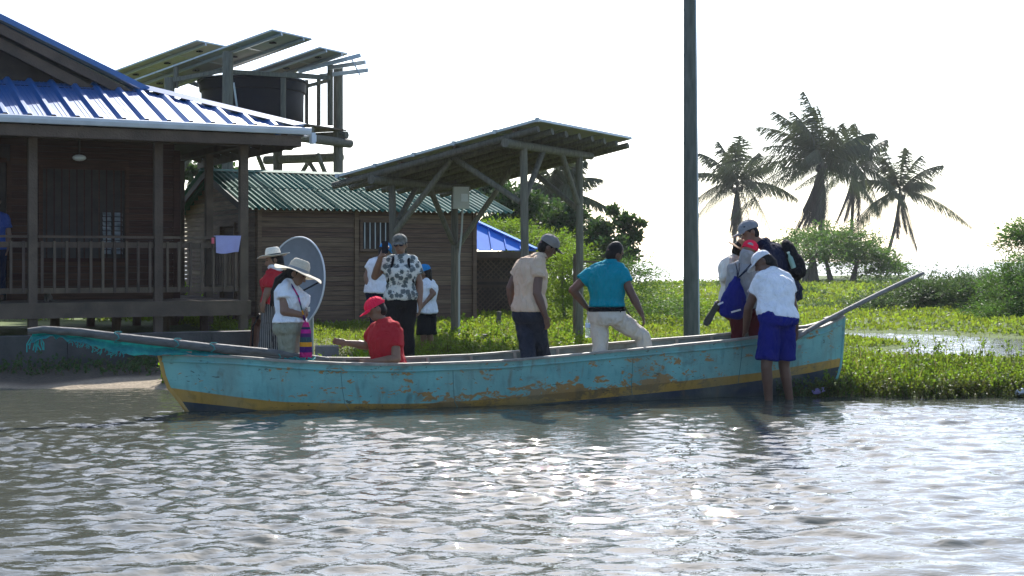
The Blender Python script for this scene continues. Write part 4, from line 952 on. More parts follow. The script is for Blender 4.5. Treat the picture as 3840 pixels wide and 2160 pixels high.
class Person:
    def __init__(s, label, Y0, jd, F, skinm, k=1.0, group=None, build=1.0, bust=0, hipw=1.0, headk=1.0, foot=True, Fr=None):
        J = {}
        for n, p in jd.items(): J[n] = at(p[0], p[1], Y0+(p[2] if len(p) > 2 else 0)) if len(p) < 4 else V(p[:3])
        s.J, s.k, s.F, s.bw = J, k, V(F).normalized(), build*1.09; s.bust, s.hipw, s.hk = bust, hipw, headk
        lo = min((J['AL'], J['AR']), key=lambda p: p.z)
        s.root = thing('person', label, 'person', (lo.x, lo.y, lo.z-.07), group=group); s.sk = skinm
        S = (J['SR']-J['SL']).normalized(); s.S = S; M = (J['SL']+J['SR'])/2; s.M = M
        up = (M-J['P']).normalized(); s.up = up; s.Fr = up.cross(S); 
        if s.Fr.dot(s.F) < 0: s.Fr = -s.Fr
        if Fr: s.Fr = V(Fr).normalized()
        if 'HL' not in J:
            hs = (V((S.x, S.y, S.z*.3))).normalized()
            J['HL'] = J['P']-hs*.088*k*hipw; J['HR'] = J['P']+hs*.088*k*hipw
        U = (J['H']-J['N']).normalized(); s.Sd = s.F.cross(U).normalized(); s.U = s.Sd.cross(s.F).normalized(); s.H = J['H']
        s.body(foot)
    def torso(s, mb, g=0, top=True, low=0, lowpos=-.12, flare=0):
        J, k, b = s.J, s.k, s.bw; P, M, S, Fr = J['P'], s.M, s.S, s.Fr; L = (M-P); rr = []
        hs = (J['HR']-J['HL']).normalized(); 
        for t, a, d, f in ((lowpos, .150*s.hipw, .115, -.005), (0, .168*s.hipw, .125, -.01), (.16, .160*s.hipw, .118, 0), (.38, .140, .105, .008), (.62, .158, .118+s.bust*.3, .01+s.bust*.4), (.78, .165, .118+s.bust*.4, .006+s.bust*.5), (.92, .165, .10, -.005), (1.02, .125, .075, -.01), (1.10, .07, .06, -.005)):
            if t < low and t != lowpos: continue
            sd_ = hs.lerp(S, min(1, max(0, t*1.2))).normalized(); sd_ = (sd_-s.up*sd_.dot(s.up)).normalized()
            e = g+(flare if t <= .16 else 0); c_ = P+L*t+Fr*f*k
            if t > 1.0 and not top: continue
            rr.append((c_, sd_*(a*b*k+e), Fr*(d*b*k+e)))
        mb.loft(rr, 18)
    def limb(s, mb, pts, rad, g=0, n=12):
        for a, b_, r0, r1 in zip(pts[:-1], pts[1:], rad[:-1], rad[1:]): mb.caps(a, b_, r0*s.k+g, r1*s.k+g, n)
    def body(s, foot):
        J, k, F, U, Sd, H, hk = s.J, s.k, s.F, s.U, s.Sd, s.H, s.hk*s.k**.5; mb = MB(); s.torso(mb)
        for q in 'LR':
            S_, E, W = J['S'+q], J['E'+q], J['W'+q]; S_ = S_.lerp(s.M, .12)
            s.limb(mb, [S_, S_.lerp(E, .45), E, E.lerp(W, .35), W], [.057, .057, .048, .050, .031]); s.limb(mb, [S_, J['N']-s.up*.012], [.048, .050])
            hd = J.get('T'+q); d = (hd-W) if hd else (W-E); s_ = 1 if q == 'R' else -1
            nrm = J.get('n'+q) or (s.M-W-V((0, 0, (s.M-W).z))); 
            if nrm.length < .05: nrm = s.Fr
            hand(mb, W, d, nrm, k, .5, s_)
            Hp, Kn, An = J['H'+q], J['K'+q], J['A'+q]
            s.limb(mb, [Hp, Hp.lerp(Kn, .5), Kn, Kn.lerp(An, .3), An], [.096, .084, .060, .061, .039])
            if foot:
                ff = J.get('f'+q) or V((s.Fr.x, s.Fr.y, 0)).normalized()
                mb.caps(An-ff*.035*k-V((0, 0, .035*k)), An+ff*.15*k-V((0, 0, .045*k)), .032*k, .026*k); mb.caps(An, An-V((0, 0, .035)), .036*k, .034*k)
        mb.caps(J['N']-s.up*.04, H-U*.05*hk, .056*k, .052*k)
        mb.ell(H+U*.012*hk-F*.008, Sd*.076*hk, F*.096*hk, U*.112*hk, 16, 11)
        mb.ell(H+F*.028*hk-U*.055*hk, Sd*.056*hk, F*.064*hk, U*.066*hk, 14, 9)
        mb.caps(H+F*.086*hk+U*.008*hk, H+F*.108*hk-U*.030*hk, .011*hk, .016*hk, 8)       # nose
        mb.caps(H+F*.084*hk-U*.064*hk-Sd*.018*hk, H+F*.084*hk-U*.064*hk+Sd*.018*hk, .010*hk, .010*hk, 8)       # lips
        for e in (-1, 1):
            mb.ell(H+Sd*e*.078*hk-F*.01*hk-U*.012*hk, Sd*.010*hk, F*.020*hk, U*.032*hk, 8, 7)
            mb.caps(H+F*.086*hk+U*.030*hk+Sd*e*.018*hk, H+F*.076*hk+U*.030*hk+Sd*e*.045*hk, .012*hk, .010*hk, 8)  # brow
        s.bodyo = remesh(mb, 'body', s.sk, s.root, .0085, 2)
        eb = []
        for e in (-1, 1): MB().ell(H+F*.086*hk+U*.008*hk+Sd*e*.032*hk, Sd*.012*hk, F*.008*hk, U*.006*hk, 8, 5).build('eye', M_tank, s.root, True)
    def shirt(s, m, name='shirt', sleeve=.55, hem=-.06, g=.020, loose=0, collar=False, long=False, disp=.022, sg=.012):
        mb = MB(); J = s.J; s.torso(mb, g, True, hem, hem, loose)
        for q in 'LR':
            S_, E, W = J['S'+q].lerp(s.M, .12), J['E'+q], J['W'+q]; s.limb(mb, [S_, J['N']-s.up*.022], [.047, .052], g*.8)
            if long: s.limb(mb, [S_, S_.lerp(E, .45), E, E.lerp(W, .95)], [.058, .052, .046, .034], sg)
            else:
                e_ = S_.lerp(E, sleeve); d = (E-S_).normalized(); x, y = perp(d); r_ = (.052*s.k+sg+.012)
                s.limb(mb, [S_, S_.lerp(E, .2)], [.052, .054], sg)
                mb.loft([(S_.lerp(E, .1), x*(r_-.004), y*(r_-.004)), (e_, x*(r_+.004), y*(r_+.004))], 14)
        o = remesh(mb, name, m, s.root, .011, 2, disp)
        if collar:
            c_ = J['N']; u = (s.U*.5+s.up*.5).normalized(); x = s.S; y = u.cross(x); mb = MB(); vs_, fs = [], []
            n = 20
            for i in range(n+1):
                a = math.pi*2*i/n; d = x*math.cos(a)-y*math.sin(a)*1
                for r_, h in ((.066, .034), (.088, -.004), (.096, -.012), (.074, .030)): vs_.append(c_+d*r_*s.k+u*h)
            for i in range(n): fs += [(4*i+j, 4*i+4+j, 4*i+4+(j+1) % 4, 4*i+(j+1) % 4) for j in range(4)]
            MB().add(vs_, fs).build('collar', m, s.root, True)
        return o
    def trousers(s, m, name='trousers', length=.93, g=.016, top=.20, flare=.0, disp=.022, short=False):
        mb = MB(); J, k = s.J, s.k; P, M = J['P'], s.M; L = M-P; rr = []; hs = (J['HR']-J['HL']).normalized()
        for t, a, d in ((-.16, .13, .10), (-.08, .16, .118), (0, .168, .127), (.12, .163, .120), (top, .138/s.hipw, .100)):
            rr.append((P+L*t-s.Fr*.006, hs*(a*s.hipw*s.bw*k+g*.8), s.Fr*(d*s.bw*k+g*.8)))
        mb.loft(rr, 18)
        for q in 'LR':
            H_, K, A = J['H'+q], J['K'+q], J['A'+q]
            if short: e_ = H_.lerp(K, length); s.limb(mb, [H_, H_.lerp(K, .5)], [.094, .086], g); d = (K-H_).normalized(); x, y = perp(d); mb.loft([(H_.lerp(K, .3), x*(.088*k+g), y*(.088*k+g)), (e_, x*(.084*k+g+flare), y*(.084*k+g+flare))], 16)
            else:
                e_ = K.lerp(A, length); s.limb(mb, [H_, H_.lerp(K, .5), K], [.094, .082, .062], g); d = (A-K).normalized(); x, y = perp(d)
                mb.loft([(K, x*(.062*k+g), y*(.062*k+g)), (K.lerp(A, .35), x*(.060*k+g), y*(.062*k+g)), (e_, x*(.052*k+g+flare), y*(.052*k+g+flare))], 14)
        return remesh(mb, name, m, s.root, .011, 2, disp)
    def belt(s, m, t=.19):
        P, L = s.J['P'], s.M-s.J['P']; hs = (s.J['HR']-s.J['HL']).normalized(); k = s.k*s.bw; rr = []
        for d_, e in ((-.022, .03), (.022, .03)): rr.append((P+L*t-s.Fr*.006+s.up*d_, hs*(.152*s.hipw*k+e-.002), s.Fr*(.114*k+e-.002)))
        MB().loft(rr, 24).build('belt', m, s.root, True)
    def hair(s, m=M_hair, ln=0, back=.02, bulk=1.0, drop=None):
        H, F, U, Sd, k = s.H, s.F, s.U, s.Sd, s.hk*s.k**.5; mb = MB()
        mb.ell(H-F*back*k+U*.020*k, Sd*.083*k*bulk, F*.094*k*bulk, U*.112*k*bulk, 16, 9)
        mb.ell(H-F*.040*k-U*.02*k, Sd*.077*k*bulk, F*.066*k*bulk, U*.085*k*bulk, 14, 7)
        if drop:
            pts = [H-F*.07*k]+[V(p) for p in drop]; s.limb(mb, pts, [.055, .052, .045, .03, .02][:len(pts)])
        return remesh(mb, 'hair', m, s.root, .008, 2, .006)
    def cap(s, m, visor=None, tilt=0, vl=.085, hole=None, size=1.0):
        H, F, U, Sd, k = s.H, s.F, s.U, s.Sd, s.hk*s.k**.5*size; M_ = Matrix.Rotation(tilt, 3, Sd); f, u = M_ @ F, M_ @ U; c_ = H+u*.038*k
        rr = [(c_-u*.012*k, Sd*.090*k, f*.112*k), (c_+u*.012*k, Sd*.091*k, f*.112*k)]+[(c_+u*(.012+.086*math.sin(t))*k, Sd*.091*k*math.cos(t), f*.112*k*math.cos(t)) for t in np.linspace(.15, 1.45, 8)]
        o = MB().loft(rr, 24).build('cap', m, s.root, True)
        MB().ell(c_+u*.098*k, Sd*.009, f*.009, u*.006).build('button', m, o, True)
        vs_, fs = [], []; n = 12
        for i in range(n+1):
            a = R(-62+124*i/n); d = f*math.cos(a)*.112*k+Sd*math.sin(a)*.090*k; ext = vl*k*(math.cos(a*1.25)**.6 if abs(a*1.25) < 1.57 else 0)
            p = c_-u*.002+d*.98; q = c_-u*(.002+.018*k*math.cos(a))+d+f*ext-u*(.022*k*abs(math.sin(a))**2)
            vs_ += [p+u*.004, q+u*.003, q-u*.003, p-u*.004]
        for i in range(n): fs += [(4*i+j, 4*i+(j+1) % 4, 4*i+4+(j+1) % 4, 4*i+4+j) for j in range(4)]
        fs += [(3, 2, 1, 0), tuple(4*n+j for j in range(4))]
        MB().add(vs_, fs).build('visor', visor or m, o, True)
        for ang in range(6):          # panel seams
            t0 = ang*math.pi/3+.3; MB().tube([c_+u*(.012+.0875*math.sin(t))*k+(Sd*.0925*math.cos(t0)+f*.1135*math.sin(t0))*k*math.cos(t) for t in np.linspace(.02, 1.45, 7)], .0018, 4).build('seam', m, o, True)
        if hole:
            MB().ell(c_-f*.096*k+u*.020*k, Sd*.036*k, f*.022*k, u*.030*k, 14, 7, 0, 88).build('strap_opening', hole, o, True)
            MB().tube([c_-f*(.114*math.cos(t))*k+Sd*.094*k*math.sin(t)+u*.008*k for t in np.linspace(-.5, .5, 7)], .007, 6).build('strap', m, o, True)
        return o
    def hat(s, m, crown=(.088, .105, .10), brim=.12, droop=.02, wave=0, band=None, tilt=0, lift=.045, top=.8, name='hat', fb=1.0, dent=0):
        H, k = s.H, s.hk*s.k**.5; M_ = Matrix.Rotation(tilt, 3, s.Sd); f, u, Sd = M_ @ s.F, M_ @ s.U, s.Sd; c_ = H+u*lift*k; a, b_, h = [x*k for x in crown]
        rr = [(c_, Sd*a, f*b_)]+[(c_+u*h*z, Sd*a*r_, f*b_*r_) for z, r_ in ((.3, .97), (.6, .93), (.82, top+.06), (.93, top), (.99, top*.8), (1.0-dent, top*.45), (1.0-dent, .05))]
        o = MB().loft(rr, 28).build(name, m, s.root, True); n = 40; vs_, fs = [], []
        for i in range(n):
            t = 2*math.pi*i/n; d = Sd*math.cos(t)*a+f*math.sin(t)*b_; dn = d.normalized(); w_ = brim*k*(1+(fb-1)*max(0, math.sin(t))); wv = wave*(math.sin(3*t+.6)+.6*math.sin(5*t+2))
            for r_ in (0, .35, .7, 1.0):
                for e in (.0035, -.0035): vs_.append(c_+d*.97+dn*w_*r_+u*(e-droop*r_*r_+wv*r_*r_))
        for i in range(n):
            A, B_ = 8*i, 8*((i+1) % n)
            for j in range(3): fs += [(A+2*j, A+2*j+2, B_+2*j+2, B_+2*j), (A+2*j+1, B_+2*j+1, B_+2*j+3, A+2*j+3)]
            fs += [(A+6, A+7, B_+7, B_+6), (A, B_, B_+1, A+1)]
        MB().add(vs_, fs).build('brim', m, o, True)
        if band: MB().loft([(c_+u*.004, Sd*(a+.003), f*(b_+.003)), (c_+u*.03*k, Sd*(a*.985+.003), f*(b_*.985+.003))], 28).build('band', band, o, True)
        return o
def floor_t(t): return interp(t, [.1, .4, .6, .8, .95], [.06, .03, .05, .14, .26])
# woman in wide straw hat, white tee and khaki trousers (in the boat)
Y = 14.72
p = Person('woman in wide pale sun hat, white t-shirt and khaki trousers standing in the boat', Y, dict(H=(1114, 1028), N=(1086, 1056), SL=(1064, 1080, -.15), SR=(1100, 1078, .17), EL=(1066, 1168, -.20), WL=(1136, 1182, -.12), TL=(1150, 1176, -.02),
    ER=(1120, 1165, .14), WR=(1146, 1180, .02), TR=(1152, 1172, -.04), P=(1086, 1232), KL=(1080, 1350, -.08), KR=(1092, 1350, .08), AL=(1076, 1478, -.08), AR=(1098, 1478, .09)), (.83, -.2, -.42), SK[0], .96, bust=.06, hipw=1.12, build=1.06)
p.shirt(C_white, 't_shirt', .45, .15, .024, .016); p.trousers(C_khaki, top=.28, g=.02); p.hair(drop=[at(1046, 1052, Y+.0), at(1030, 1096, Y), at(1022, 1140, Y)])
p.hat(C_straw, (.098, .115, .125), .145, .03, .016, mat('grey_band', (.22, .23, .24)), R(8), .035, .72, 'sun_hat', 1.1)
c_ = at(1150, 1160, Y-.05); solo(MB().box(c_, (.065, .03, .045), .3).caps(c_+V((0, -.02, 0)), c_+V((0, -.035, 0)), .014, .012), 'small_camera', mat('cream_plastic', (.6, .58, .5)), 'small pale camera in the hands of the woman in the sun hat', 'camera', c_)
# woven shoulder bag
b0 = at(1147, 1345, Y-.13); bag = thing('woven_bag', 'striped woven shoulder bag hanging beside khaki trousers', 'bag', b0)
mb = MB(); rr = []
for z, w_, d_ in ((0, .055, .04), (.03, .065, .06), (.16, .062, .06), (.28, .052, .05), (.34, .035, .035), (.37, .025, .025)): rr.append((b0+V((0, 0, z)), V((w_, 0, 0)), V((0, d_, 0))))
mb.loft(rr, 20); mb.build('pouch', C_woven, bag, True)
MB().tube([b0+V((0, 0, .36)), at(1140, 1190, Y-.17), at(1118, 1110, Y-.19), at(1090, 1062, Y-.08)], .009, 6).build('strap', C_woven, bag, True)
# man in red polo, seated
Y = 15.02
p = Person('man in red polo shirt and neon red cap sitting in the boat', Y, dict(H=(1412, 1160), N=(1440, 1204), SL=(1404, 1232, .12), SR=(1482, 1226, -.12), EL=(1376, 1296, .26), WL=(1300, 1286, .30), TL=(1270, 1282, .30), ER=(1486, 1346, -.20), WR=(1400, 1356, -.30), TR=(1362, 1360, -.33),
    P=(1462, 1400), KL=(1350, 1395, .15), KR=(1360, 1410, -.10), AL=(1360, 1490, .12), AR=(1370, 1490, -.12)), (-.86, -.22, -.36), SK[0], 1.0, build=1.10)
p.shirt(C_red, 'polo_shirt', .62, -.02, .024, .004, True); p.trousers(C_jean); p.hair(back=.012, bulk=.95); p.cap(C_pink, tilt=R(-6), vl=.08, hole=M_hair)
# woman with phone on the shore
Y = 17.3
gA = g1((1500-CX)/FPX*Y, Y)
def foot(px, Y, dz=.07): return ((px-CX)/FPX*Y, Y, g1((px-CX)/FPX*Y, Y)+dz, 0)
p = Person('woman in grey floral blouse and camouflage cap holding up a phone', Y, dict(H=(1500, 918), N=(1503, 960), SL=(1458, 976, 0), SR=(1552, 978, .02), EL=(1406, 1036, -.05), WL=(1428, 962, -.20), TL=(1440, 938, -.22), ER=(1573, 1062, .02), WR=(1575, 1140, -.04), TR=(1575, 1175, -.05),
    P=(1504, 1128), KL=(1484, 1258, -.02), KR=(1528, 1258, .03), AL=foot(1478, Y), AR=foot(1535, Y+.05)), (-.12, -.97, -.16), SK[0], 1.0, bust=.05, hipw=1.05, build=.98)
p.shirt(C_floral, 'blouse', .62, .02, .018, .018, sg=.02); p.trousers(C_black, top=.22); p.hair(drop=[at(1512, 950, Y+.09), at(1512, 985, Y+.1)])
p.cap(mat('camouflage_cap', (.20, .19, .15), (.035, .035, .03), .9, 22), tilt=R(4), vl=.075)
for e in (-1, 1): MB().ell(p.H+p.F*.094+p.U*.012+p.Sd*e*.034, p.Sd*.028, p.F*.007, p.U*.018, 12, 7).build('sunglass_lens', M_glassd, p.root, True)
c_ = at(1444, 927, Y-.25); solo(MB().box(c_, (.075, .012, .145), .1), 'smartphone', M_tank, 'black phone held up by the woman in the floral blouse', 'phone', c_)
bp_ = thing('shoulder_backpack', 'black backpack worn by the woman in the floral blouse', 'backpack', at(1505, 1060, Y+.17))
for e, pp in ((-1, 'SL'), (1, 'SR')):
    a = p.J[pp].lerp(p.M, .38); MB().tube([a+V((0, .14, -.05)), a+V((0, .03, .075)), a+V((0, -.10, .0)), a+V((e*.015, -.145, -.10)), a+V((e*.05, -.11, -.24)), a+V((e*.08, .05, -.32))], .016, 6).build('strap', C_black, bp_, True)
mb = MB().ell(at(1505, 1045, Y+.21), (.14, 0, 0), (0, .08, 0), (0, 0, .2)); mb.build('bag', C_black, bp_, True)
# two in blue caps behind her
Y = 19.4
p = Person('person in blue cap and white shirt half hidden behind the floral blouse', Y, dict(H=(1442, 940), N=(1432, 968), SL=(1392, 984, 0), SR=(1455, 984, .04), EL=(1374, 1036, -.02), WL=(1384, 1085, -.05), ER=(1462, 1040, .06), WR=(1455, 1085, .05), P=(1416, 1098), KL=(1408, 1200), KR=(1432, 1200), AL=foot(1405, Y), AR=foot(1436, Y)), (.35, .85, -.2), SK[2], .86, headk=.95)
p.shirt(C_white, 't_shirt', .5, -.02, .02, .01); p.trousers(C_navy); p.hair(drop=[at(1428, 965, Y-.08), at(1424, 990, Y-.1)]); p.cap(C_skyb)
p = Person('child in blue cap, white shirt and black shorts behind the woman with the phone', Y, dict(H=(1594, 1022), N=(1602, 1046), SL=(1590, 1066, -.10), SR=(1622, 1064, .05), EL=(1626, 1100, -.12), WL=(1594, 1136, -.16), TL=(1580, 1150, -.18), ER=(1630, 1110, .05), WR=(1620, 1145, .05), P=(1600, 1168), KL=(1588, 1258, -.03), KR=(1612, 1258, .04), AL=foot(1590, Y), AR=foot(1618, Y+.05)), (-.75, .3, -.25), SK[0], .78, headk=.95)
p.shirt(C_white, 't_shirt', .55, -.04, .018, .012); p.trousers(C_black, 'shorts', .95, .018, .15, .012, short=True); p.hair(drop=[at(1610, 1050, Y), at(1612, 1066, Y)]); p.cap(C_skyb)
# woman in red behind the dish
Y = 17.1
p = Person('woman in red top and white brimmed hat walking behind the sun hat woman', Y, dict(H=(1027, 974), N=(1036, 1008), SL=(1012, 1030, -.12), SR=(1058, 1030, .12), EL=(1004, 1090, -.18), WL=(990, 1130, -.2), TL=(985, 1150, -.2), ER=(1068, 1090, .14), WR=(1064, 1140, .1), P=(1030, 1138), KL=(1000, 1250, -.05), KR=(1026, 1255, .1), AL=foot(982, Y-.03), AR=foot(1020, Y+.12)), (-.88, -.25, -.2), SK[0], .93, bust=.05)
p.shirt(C_red, 'blouse', .85, .0, .02, .012, sg=.02); p.trousers(C_stripe, flare=.05, g=.022); p.hair(drop=[at(1052, 990, Y), at(1056, 1015, Y)])
p.hat(mat('white_straw', (.68, .64, .54), (.58, .54, .44), .85, 40, bump=.4, bscale=90), (.086, .10, .115), .105, -.012, .006, C_black, R(4), .04, .76, 'brimmed_hat', 1, .12)
MB().tube([p.J['N']+V((.075*math.cos(t), .075*math.sin(t), .012+.015*math.sin(2*t))) for t in np.linspace(0, 2*math.pi, 16)], .028, 8).build('neck_scarf', C_white, p.root, True)
# man in peach polo
Y = 15.5
p = Person('man in peach polo shirt, dark jeans and grey cap standing in the boat', Y, dict(H=(2054, 924), N=(2022, 962), SL=(1952, 992, .14), SR=(2026, 980, -.13), EL=(1914, 1080, .14), WL=(1918, 1140, .16), TL=(1930, 1170, .12), ER=(2014, 1100, -.20), WR=(2046, 1186, -.20), TR=(2056, 1225, -.18),
    P=(1984, 1180), KL=(1982, 1335, -.10), KR=(2036, 1330, .12), AL=(1980, 1468, -.12), AR=(2050, 1466, .16)), (.80, .28, -.42), SK[1], 1.02, build=1.05)
p.shirt(C_peach, 'polo_shirt', .50, .06, .024, .012, True); p.trousers(C_jean, top=.24, g=.018); p.hair(back=.012, bulk=.95); p.cap(C_capgrey, C_black, R(-4), .08)
# man in turquoise polo
Y = 15.8
p = Person('man in turquoise polo shirt and beige trousers striding along the boat', Y, dict(H=(2306, 948), N=(2286, 984), SL=(2220, 1014, .06), SR=(2330, 1006, -.06), EL=(2148, 1088, .02), WL=(2196, 1148, .10), TL=(2216, 1168, .12), ER=(2368, 1102, -.10), WR=(2404, 1172, -.12), TR=(2418, 1206, -.12),
    P=(2276, 1190), KL=(2252, 1312, -.04), KR=(2410, 1262, .04), AL=(2240, 1462, -.08), AR=(2440, 1440, .08)), (.72, .50, -.28), SK[1], 1.02, build=1.08, Fr=(.35, .93, 0))
p.shirt(C_turq, 'polo_shirt', .56, .23, .022, .0, True); p.trousers(C_beige, top=.20, g=.020); p.belt(C_black, .17); p.hair(back=.014, bulk=.955)
MB().ell(at(2327, 1168, Y-.165), (.007, 0, 0), (0, .004, 0), (0, 0, .011), 8, 5).build('stitched_mark', C_black, p.root)
b0 = at(2206, 1266, Y+.02); bt = thing('water_bottle', 'clear plastic water bottle hanging from the hand of the man in turquoise', 'bottle', b0)
m = bpy.data.materials.new('clear_plastic'); m.use_nodes = True; pb = m.node_tree.nodes['Principled BSDF']; pb.inputs['Base Color'].default_value = (.9, .95, .97, 1); pb.inputs['Transmission Weight'].default_value = .75; pb.inputs['Roughness'].default_value = .12; pb.inputs['IOR'].default_value = 1.15
M_clear = m
lathe(mb := MB(), b0, [(.028, 0), (.033, .012), (.033, .07), (.030, .085), (.033, .10), (.033, .17), (.028, .20), (.013, .235), (.013, .25)], 18); mb.build('body', M_clear, bt, True)
lathe(mb := MB(), b0, [(.0338, .11), (.0338, .16)], 18); mb.build('label_band', mat('blue_label', (.35, .5, .7), (.6, .7, .8), .5, 30), bt, True)
lathe(mb := MB(), b0, [(.015, .25), (.015, .27), (.012, .272)], 12); mb.build('bottle_cap', mat('blue_cap_plastic', (.05, .2, .5)), bt, True)
# big man with backpack
Y = 16.5
p = Person('man in navy shirt and grey bucket hat with a black backpack, stooping at the stern', Y, dict(H=(2812, 872), N=(2858, 908), SL=(2890, 930, .16), SR=(2888, 945, -.14), EL=(2850, 1035, .2), WL=(2800, 1070, .15), ER=(2905, 1030, -.18), WR=(2880, 1100, -.18), P=(2950, 1108), KL=(2940, 1235, .08), KR=(2945, 1235, -.1), AL=(2945, 1355, .1), AR=(2950, 1358, -.1)), (-.92, -.18, -.36), SK[0], 1.04, build=1.15)
p.shirt(C_navy, 'polo_shirt', .6, .0, .024, .005, True); p.trousers(C_navy); p.hair(back=.012, bulk=.95)
p.cap(cloth('washed_grey_cap', (.24, .24, .25)), tilt=R(2), vl=.095, size=1.08)
MB().box(p.H+p.F*.055+p.U*.075-p.Sd*(.082 if p.Sd.y > 0 else -.082), (.035, .006, .014)).build('cap_mark', C_black, p.root)
b0 = at(2960, 1046, Y); bpk = thing('black_backpack', 'black backpack on the back of the stooping man in navy', 'backpack', b0)
ax = (p.M-p.J['P']).normalized(); bk = -p.Fr; cc = p.J['P'].lerp(p.M, .66)+bk*.19
mb = MB(); mb.ell(cc, p.S*.155, bk*.10, ax*.25); mb.ell(cc+bk*.06-ax*.08, p.S*.13, bk*.07, ax*.15); mb.caps(cc-ax*.12-p.S*.1, cc-ax*.12+p.S*.1, .09, .09)
remesh(mb, 'pack', C_black, bpk, .012, 3, .01)
for e, q in ((-1, 'SL'), (1, 'SR')):
    a = p.J[q].lerp(p.M, .3); MB().tube([a+bk*.15-ax*.04, a+bk*.05+ax*.055, a-bk*.06+ax*.04, a-bk*.125-ax*.08, a-bk*.115-ax*.2, a+bk*.1-ax*.34], .017, 6).build('strap', C_black, bpk, True)
c_ = cc+p.S*.155*(1 if p.S.y < 0 else -1)+ax*.02; sb = thing('green_bottle', 'small green tinted bottle in the side pocket of the black backpack', 'bottle', c_-ax*.08)
MB().tube([c_-ax*.09, c_+ax*.03, c_+ax*.06, c_+ax*.085], [.03, .03, .014, .013], 14).build('body', mat('green_plastic', (.16, .28, .22), (.2, .34, .27), .2), sb, True)
MB().tube([c_+ax*.085, c_+ax*.105], .016, 10).build('bottle_cap', mat('pale_cap', (.5, .6, .5)), sb, True)
# person in pink cap with the drawstring bag
Y = 16.32
p = Person('person in grey hoodie and neon pink cap seen from behind with a blue bag', Y, dict(H=(2808, 944), N=(2796, 978), SL=(2742, 1008, 0), SR=(2838, 1004, 0), EL=(2738, 1085, .05), WL=(2765, 1130, .2), ER=(2850, 1080, .05), WR=(2850, 1140, .2), P=(2796, 1152), KL=(2768, 1260, .03), KR=(2836, 1262, .02), AL=(2775, 1375, 0), AR=(2832, 1375, .02)), (.18, .94, -.22), SK[0], .94, hipw=1.05)
p.shirt(C_grey, 'hoodie', .6, -.02, .02, .01, long=True); p.trousers(C_maroon, g=.02)
mb = MB(); mb.ell(p.H-p.U*.045-p.F*.012, p.Sd*.088, p.F*.10, p.U*.085); mb.caps(p.H-p.U*.05-p.F*.02, p.J['N']-p.U*.01, .085, .088); remesh(mb, 'hood', C_grey, p.root, .010, 2, .008)
p.cap(C_pink, hole=C_grey, size=1.04)
b0 = at(2744, 1190, Y-.22); dbg = thing('drawstring_bag', 'royal blue drawstring bag on the back of the person in the pink cap', 'bag', b0)
mb = MB(); rr = []; tp, bt_ = at(2764, 1040, Y-.20), at(2742, 1192, Y-.22)
for t, w_, d_ in ((0, .10, .03), (.06, .135, .06), (.3, .15, .085), (.55, .125, .075), (.8, .075, .05), (.95, .03, .028), (1.0, .035, .03)):
    c_ = bt_.lerp(tp, t); rr.append((c_, V((w_, 0, -.02)), V((0, d_, 0))))
mb.loft(rr, 20); remesh(mb, 'pouch', C_royal, dbg, .009, 1, .02)
mb = MB(); c_ = at(2772, 1150, Y-.19); mb.ell(c_, (.10, 0, 0), (0, .06, 0), (0, 0, .10)); remesh(mb, 'lower_flap', C_royal, dbg, .01, 1, .02)
for x0, x1, y in ((2692, 2712, 1138), (2742, 2778, 1166)): MB().beam(at(x0, y+5, Y-.305), at(x1, y-5, Y-.30), .008, .018).build('pale_stripe', C_capw, dbg)
for q, dx in (('SL', 0), ('SR', 0)):
    a = p.J[q]+V((0, 0, .06)); f_ = a.lerp(p.M+V((0, 0, .06)), .35)
    for o_ in (-.012, .03): MB().tube([f_+V((o_, .04, .01)), f_+V((o_, -.07, -.0)), (f_+tp)/2+V((o_*.5, -.12+.02, 0)), tp+V((0, -.035, -.01))], .0065, 5).build('cord', C_navy, dbg, True)
# person climbing in behind, only hat, sleeve and shoe show
Y = 16.78
p = Person('person in cream shirt and brown straw hat climbing in behind the pink cap', Y, dict(H=(2778, 938), N=(2752, 962), SL=(2728, 985, -.14), SR=(2742, 985, .14), EL=(2712, 1040, -.18), WL=(2745, 1075, -.1), ER=(2740, 1050, .2), WR=(2775, 1075, .2), P=(2748, 1118), KL=(2778, 1205, -.05), KR=(2790, 1240, .1), AL=(2690, 1138, -.25), AR=(2800, 1340, .12), fL=(0, 0, 0)), (.78, .35, -.35), SK[0], .92, foot=False)
p.shirt(C_cream, 'shirt', .6, -.04, .022, .01, long=True); p.trousers(C_maroon)
p.hair(); p.hat(C_brownstraw, (.09, .105, .10), .085, .012, 0, None, R(0), .03, .78, 'straw_hat')
a, b_ = at(2690, 1140, Y-.27), at(2655, 1200, Y-.30)
MB().tube([at(2720, 1150, Y-.18), at(2698, 1140, Y-.24), at(2682, 1142, Y-.26)], [.04, .036, .034], 12).build('sock', striped('patterned_sock', (.55, .5, .6), (.2, .1, .25), 60), p.root, True)
mb = MB(); ax_ = (b_-a).normalized(); sx = ax_.cross(V((0, -1, .15))).normalized(); nn = V((0, -1, .1))
mb.loft([(a-ax_*.01, sx*.024, nn*.02), (a+ax_*.02, sx*.034, nn*.035), (a.lerp(b_, .4), sx*.030, nn*.032), (a.lerp(b_, .75), sx*.042, nn*.028), (b_, sx*.040, nn*.022), (b_+ax_*.03, sx*.022, nn*.014)], 16)
sh_ = mb.build('shoe', mat('dark_shoe', (.03, .03, .03)), p.root, True)
mb = MB(); o2 = nn.normalized()*.026
mb.loft([(a-ax_*.012+o2+s_, sx*.03, ax_*.03) for s_ in (V(), nn*.012)], 12)
mb = MB(); Ls = (b_-a).length*1.32; q = []
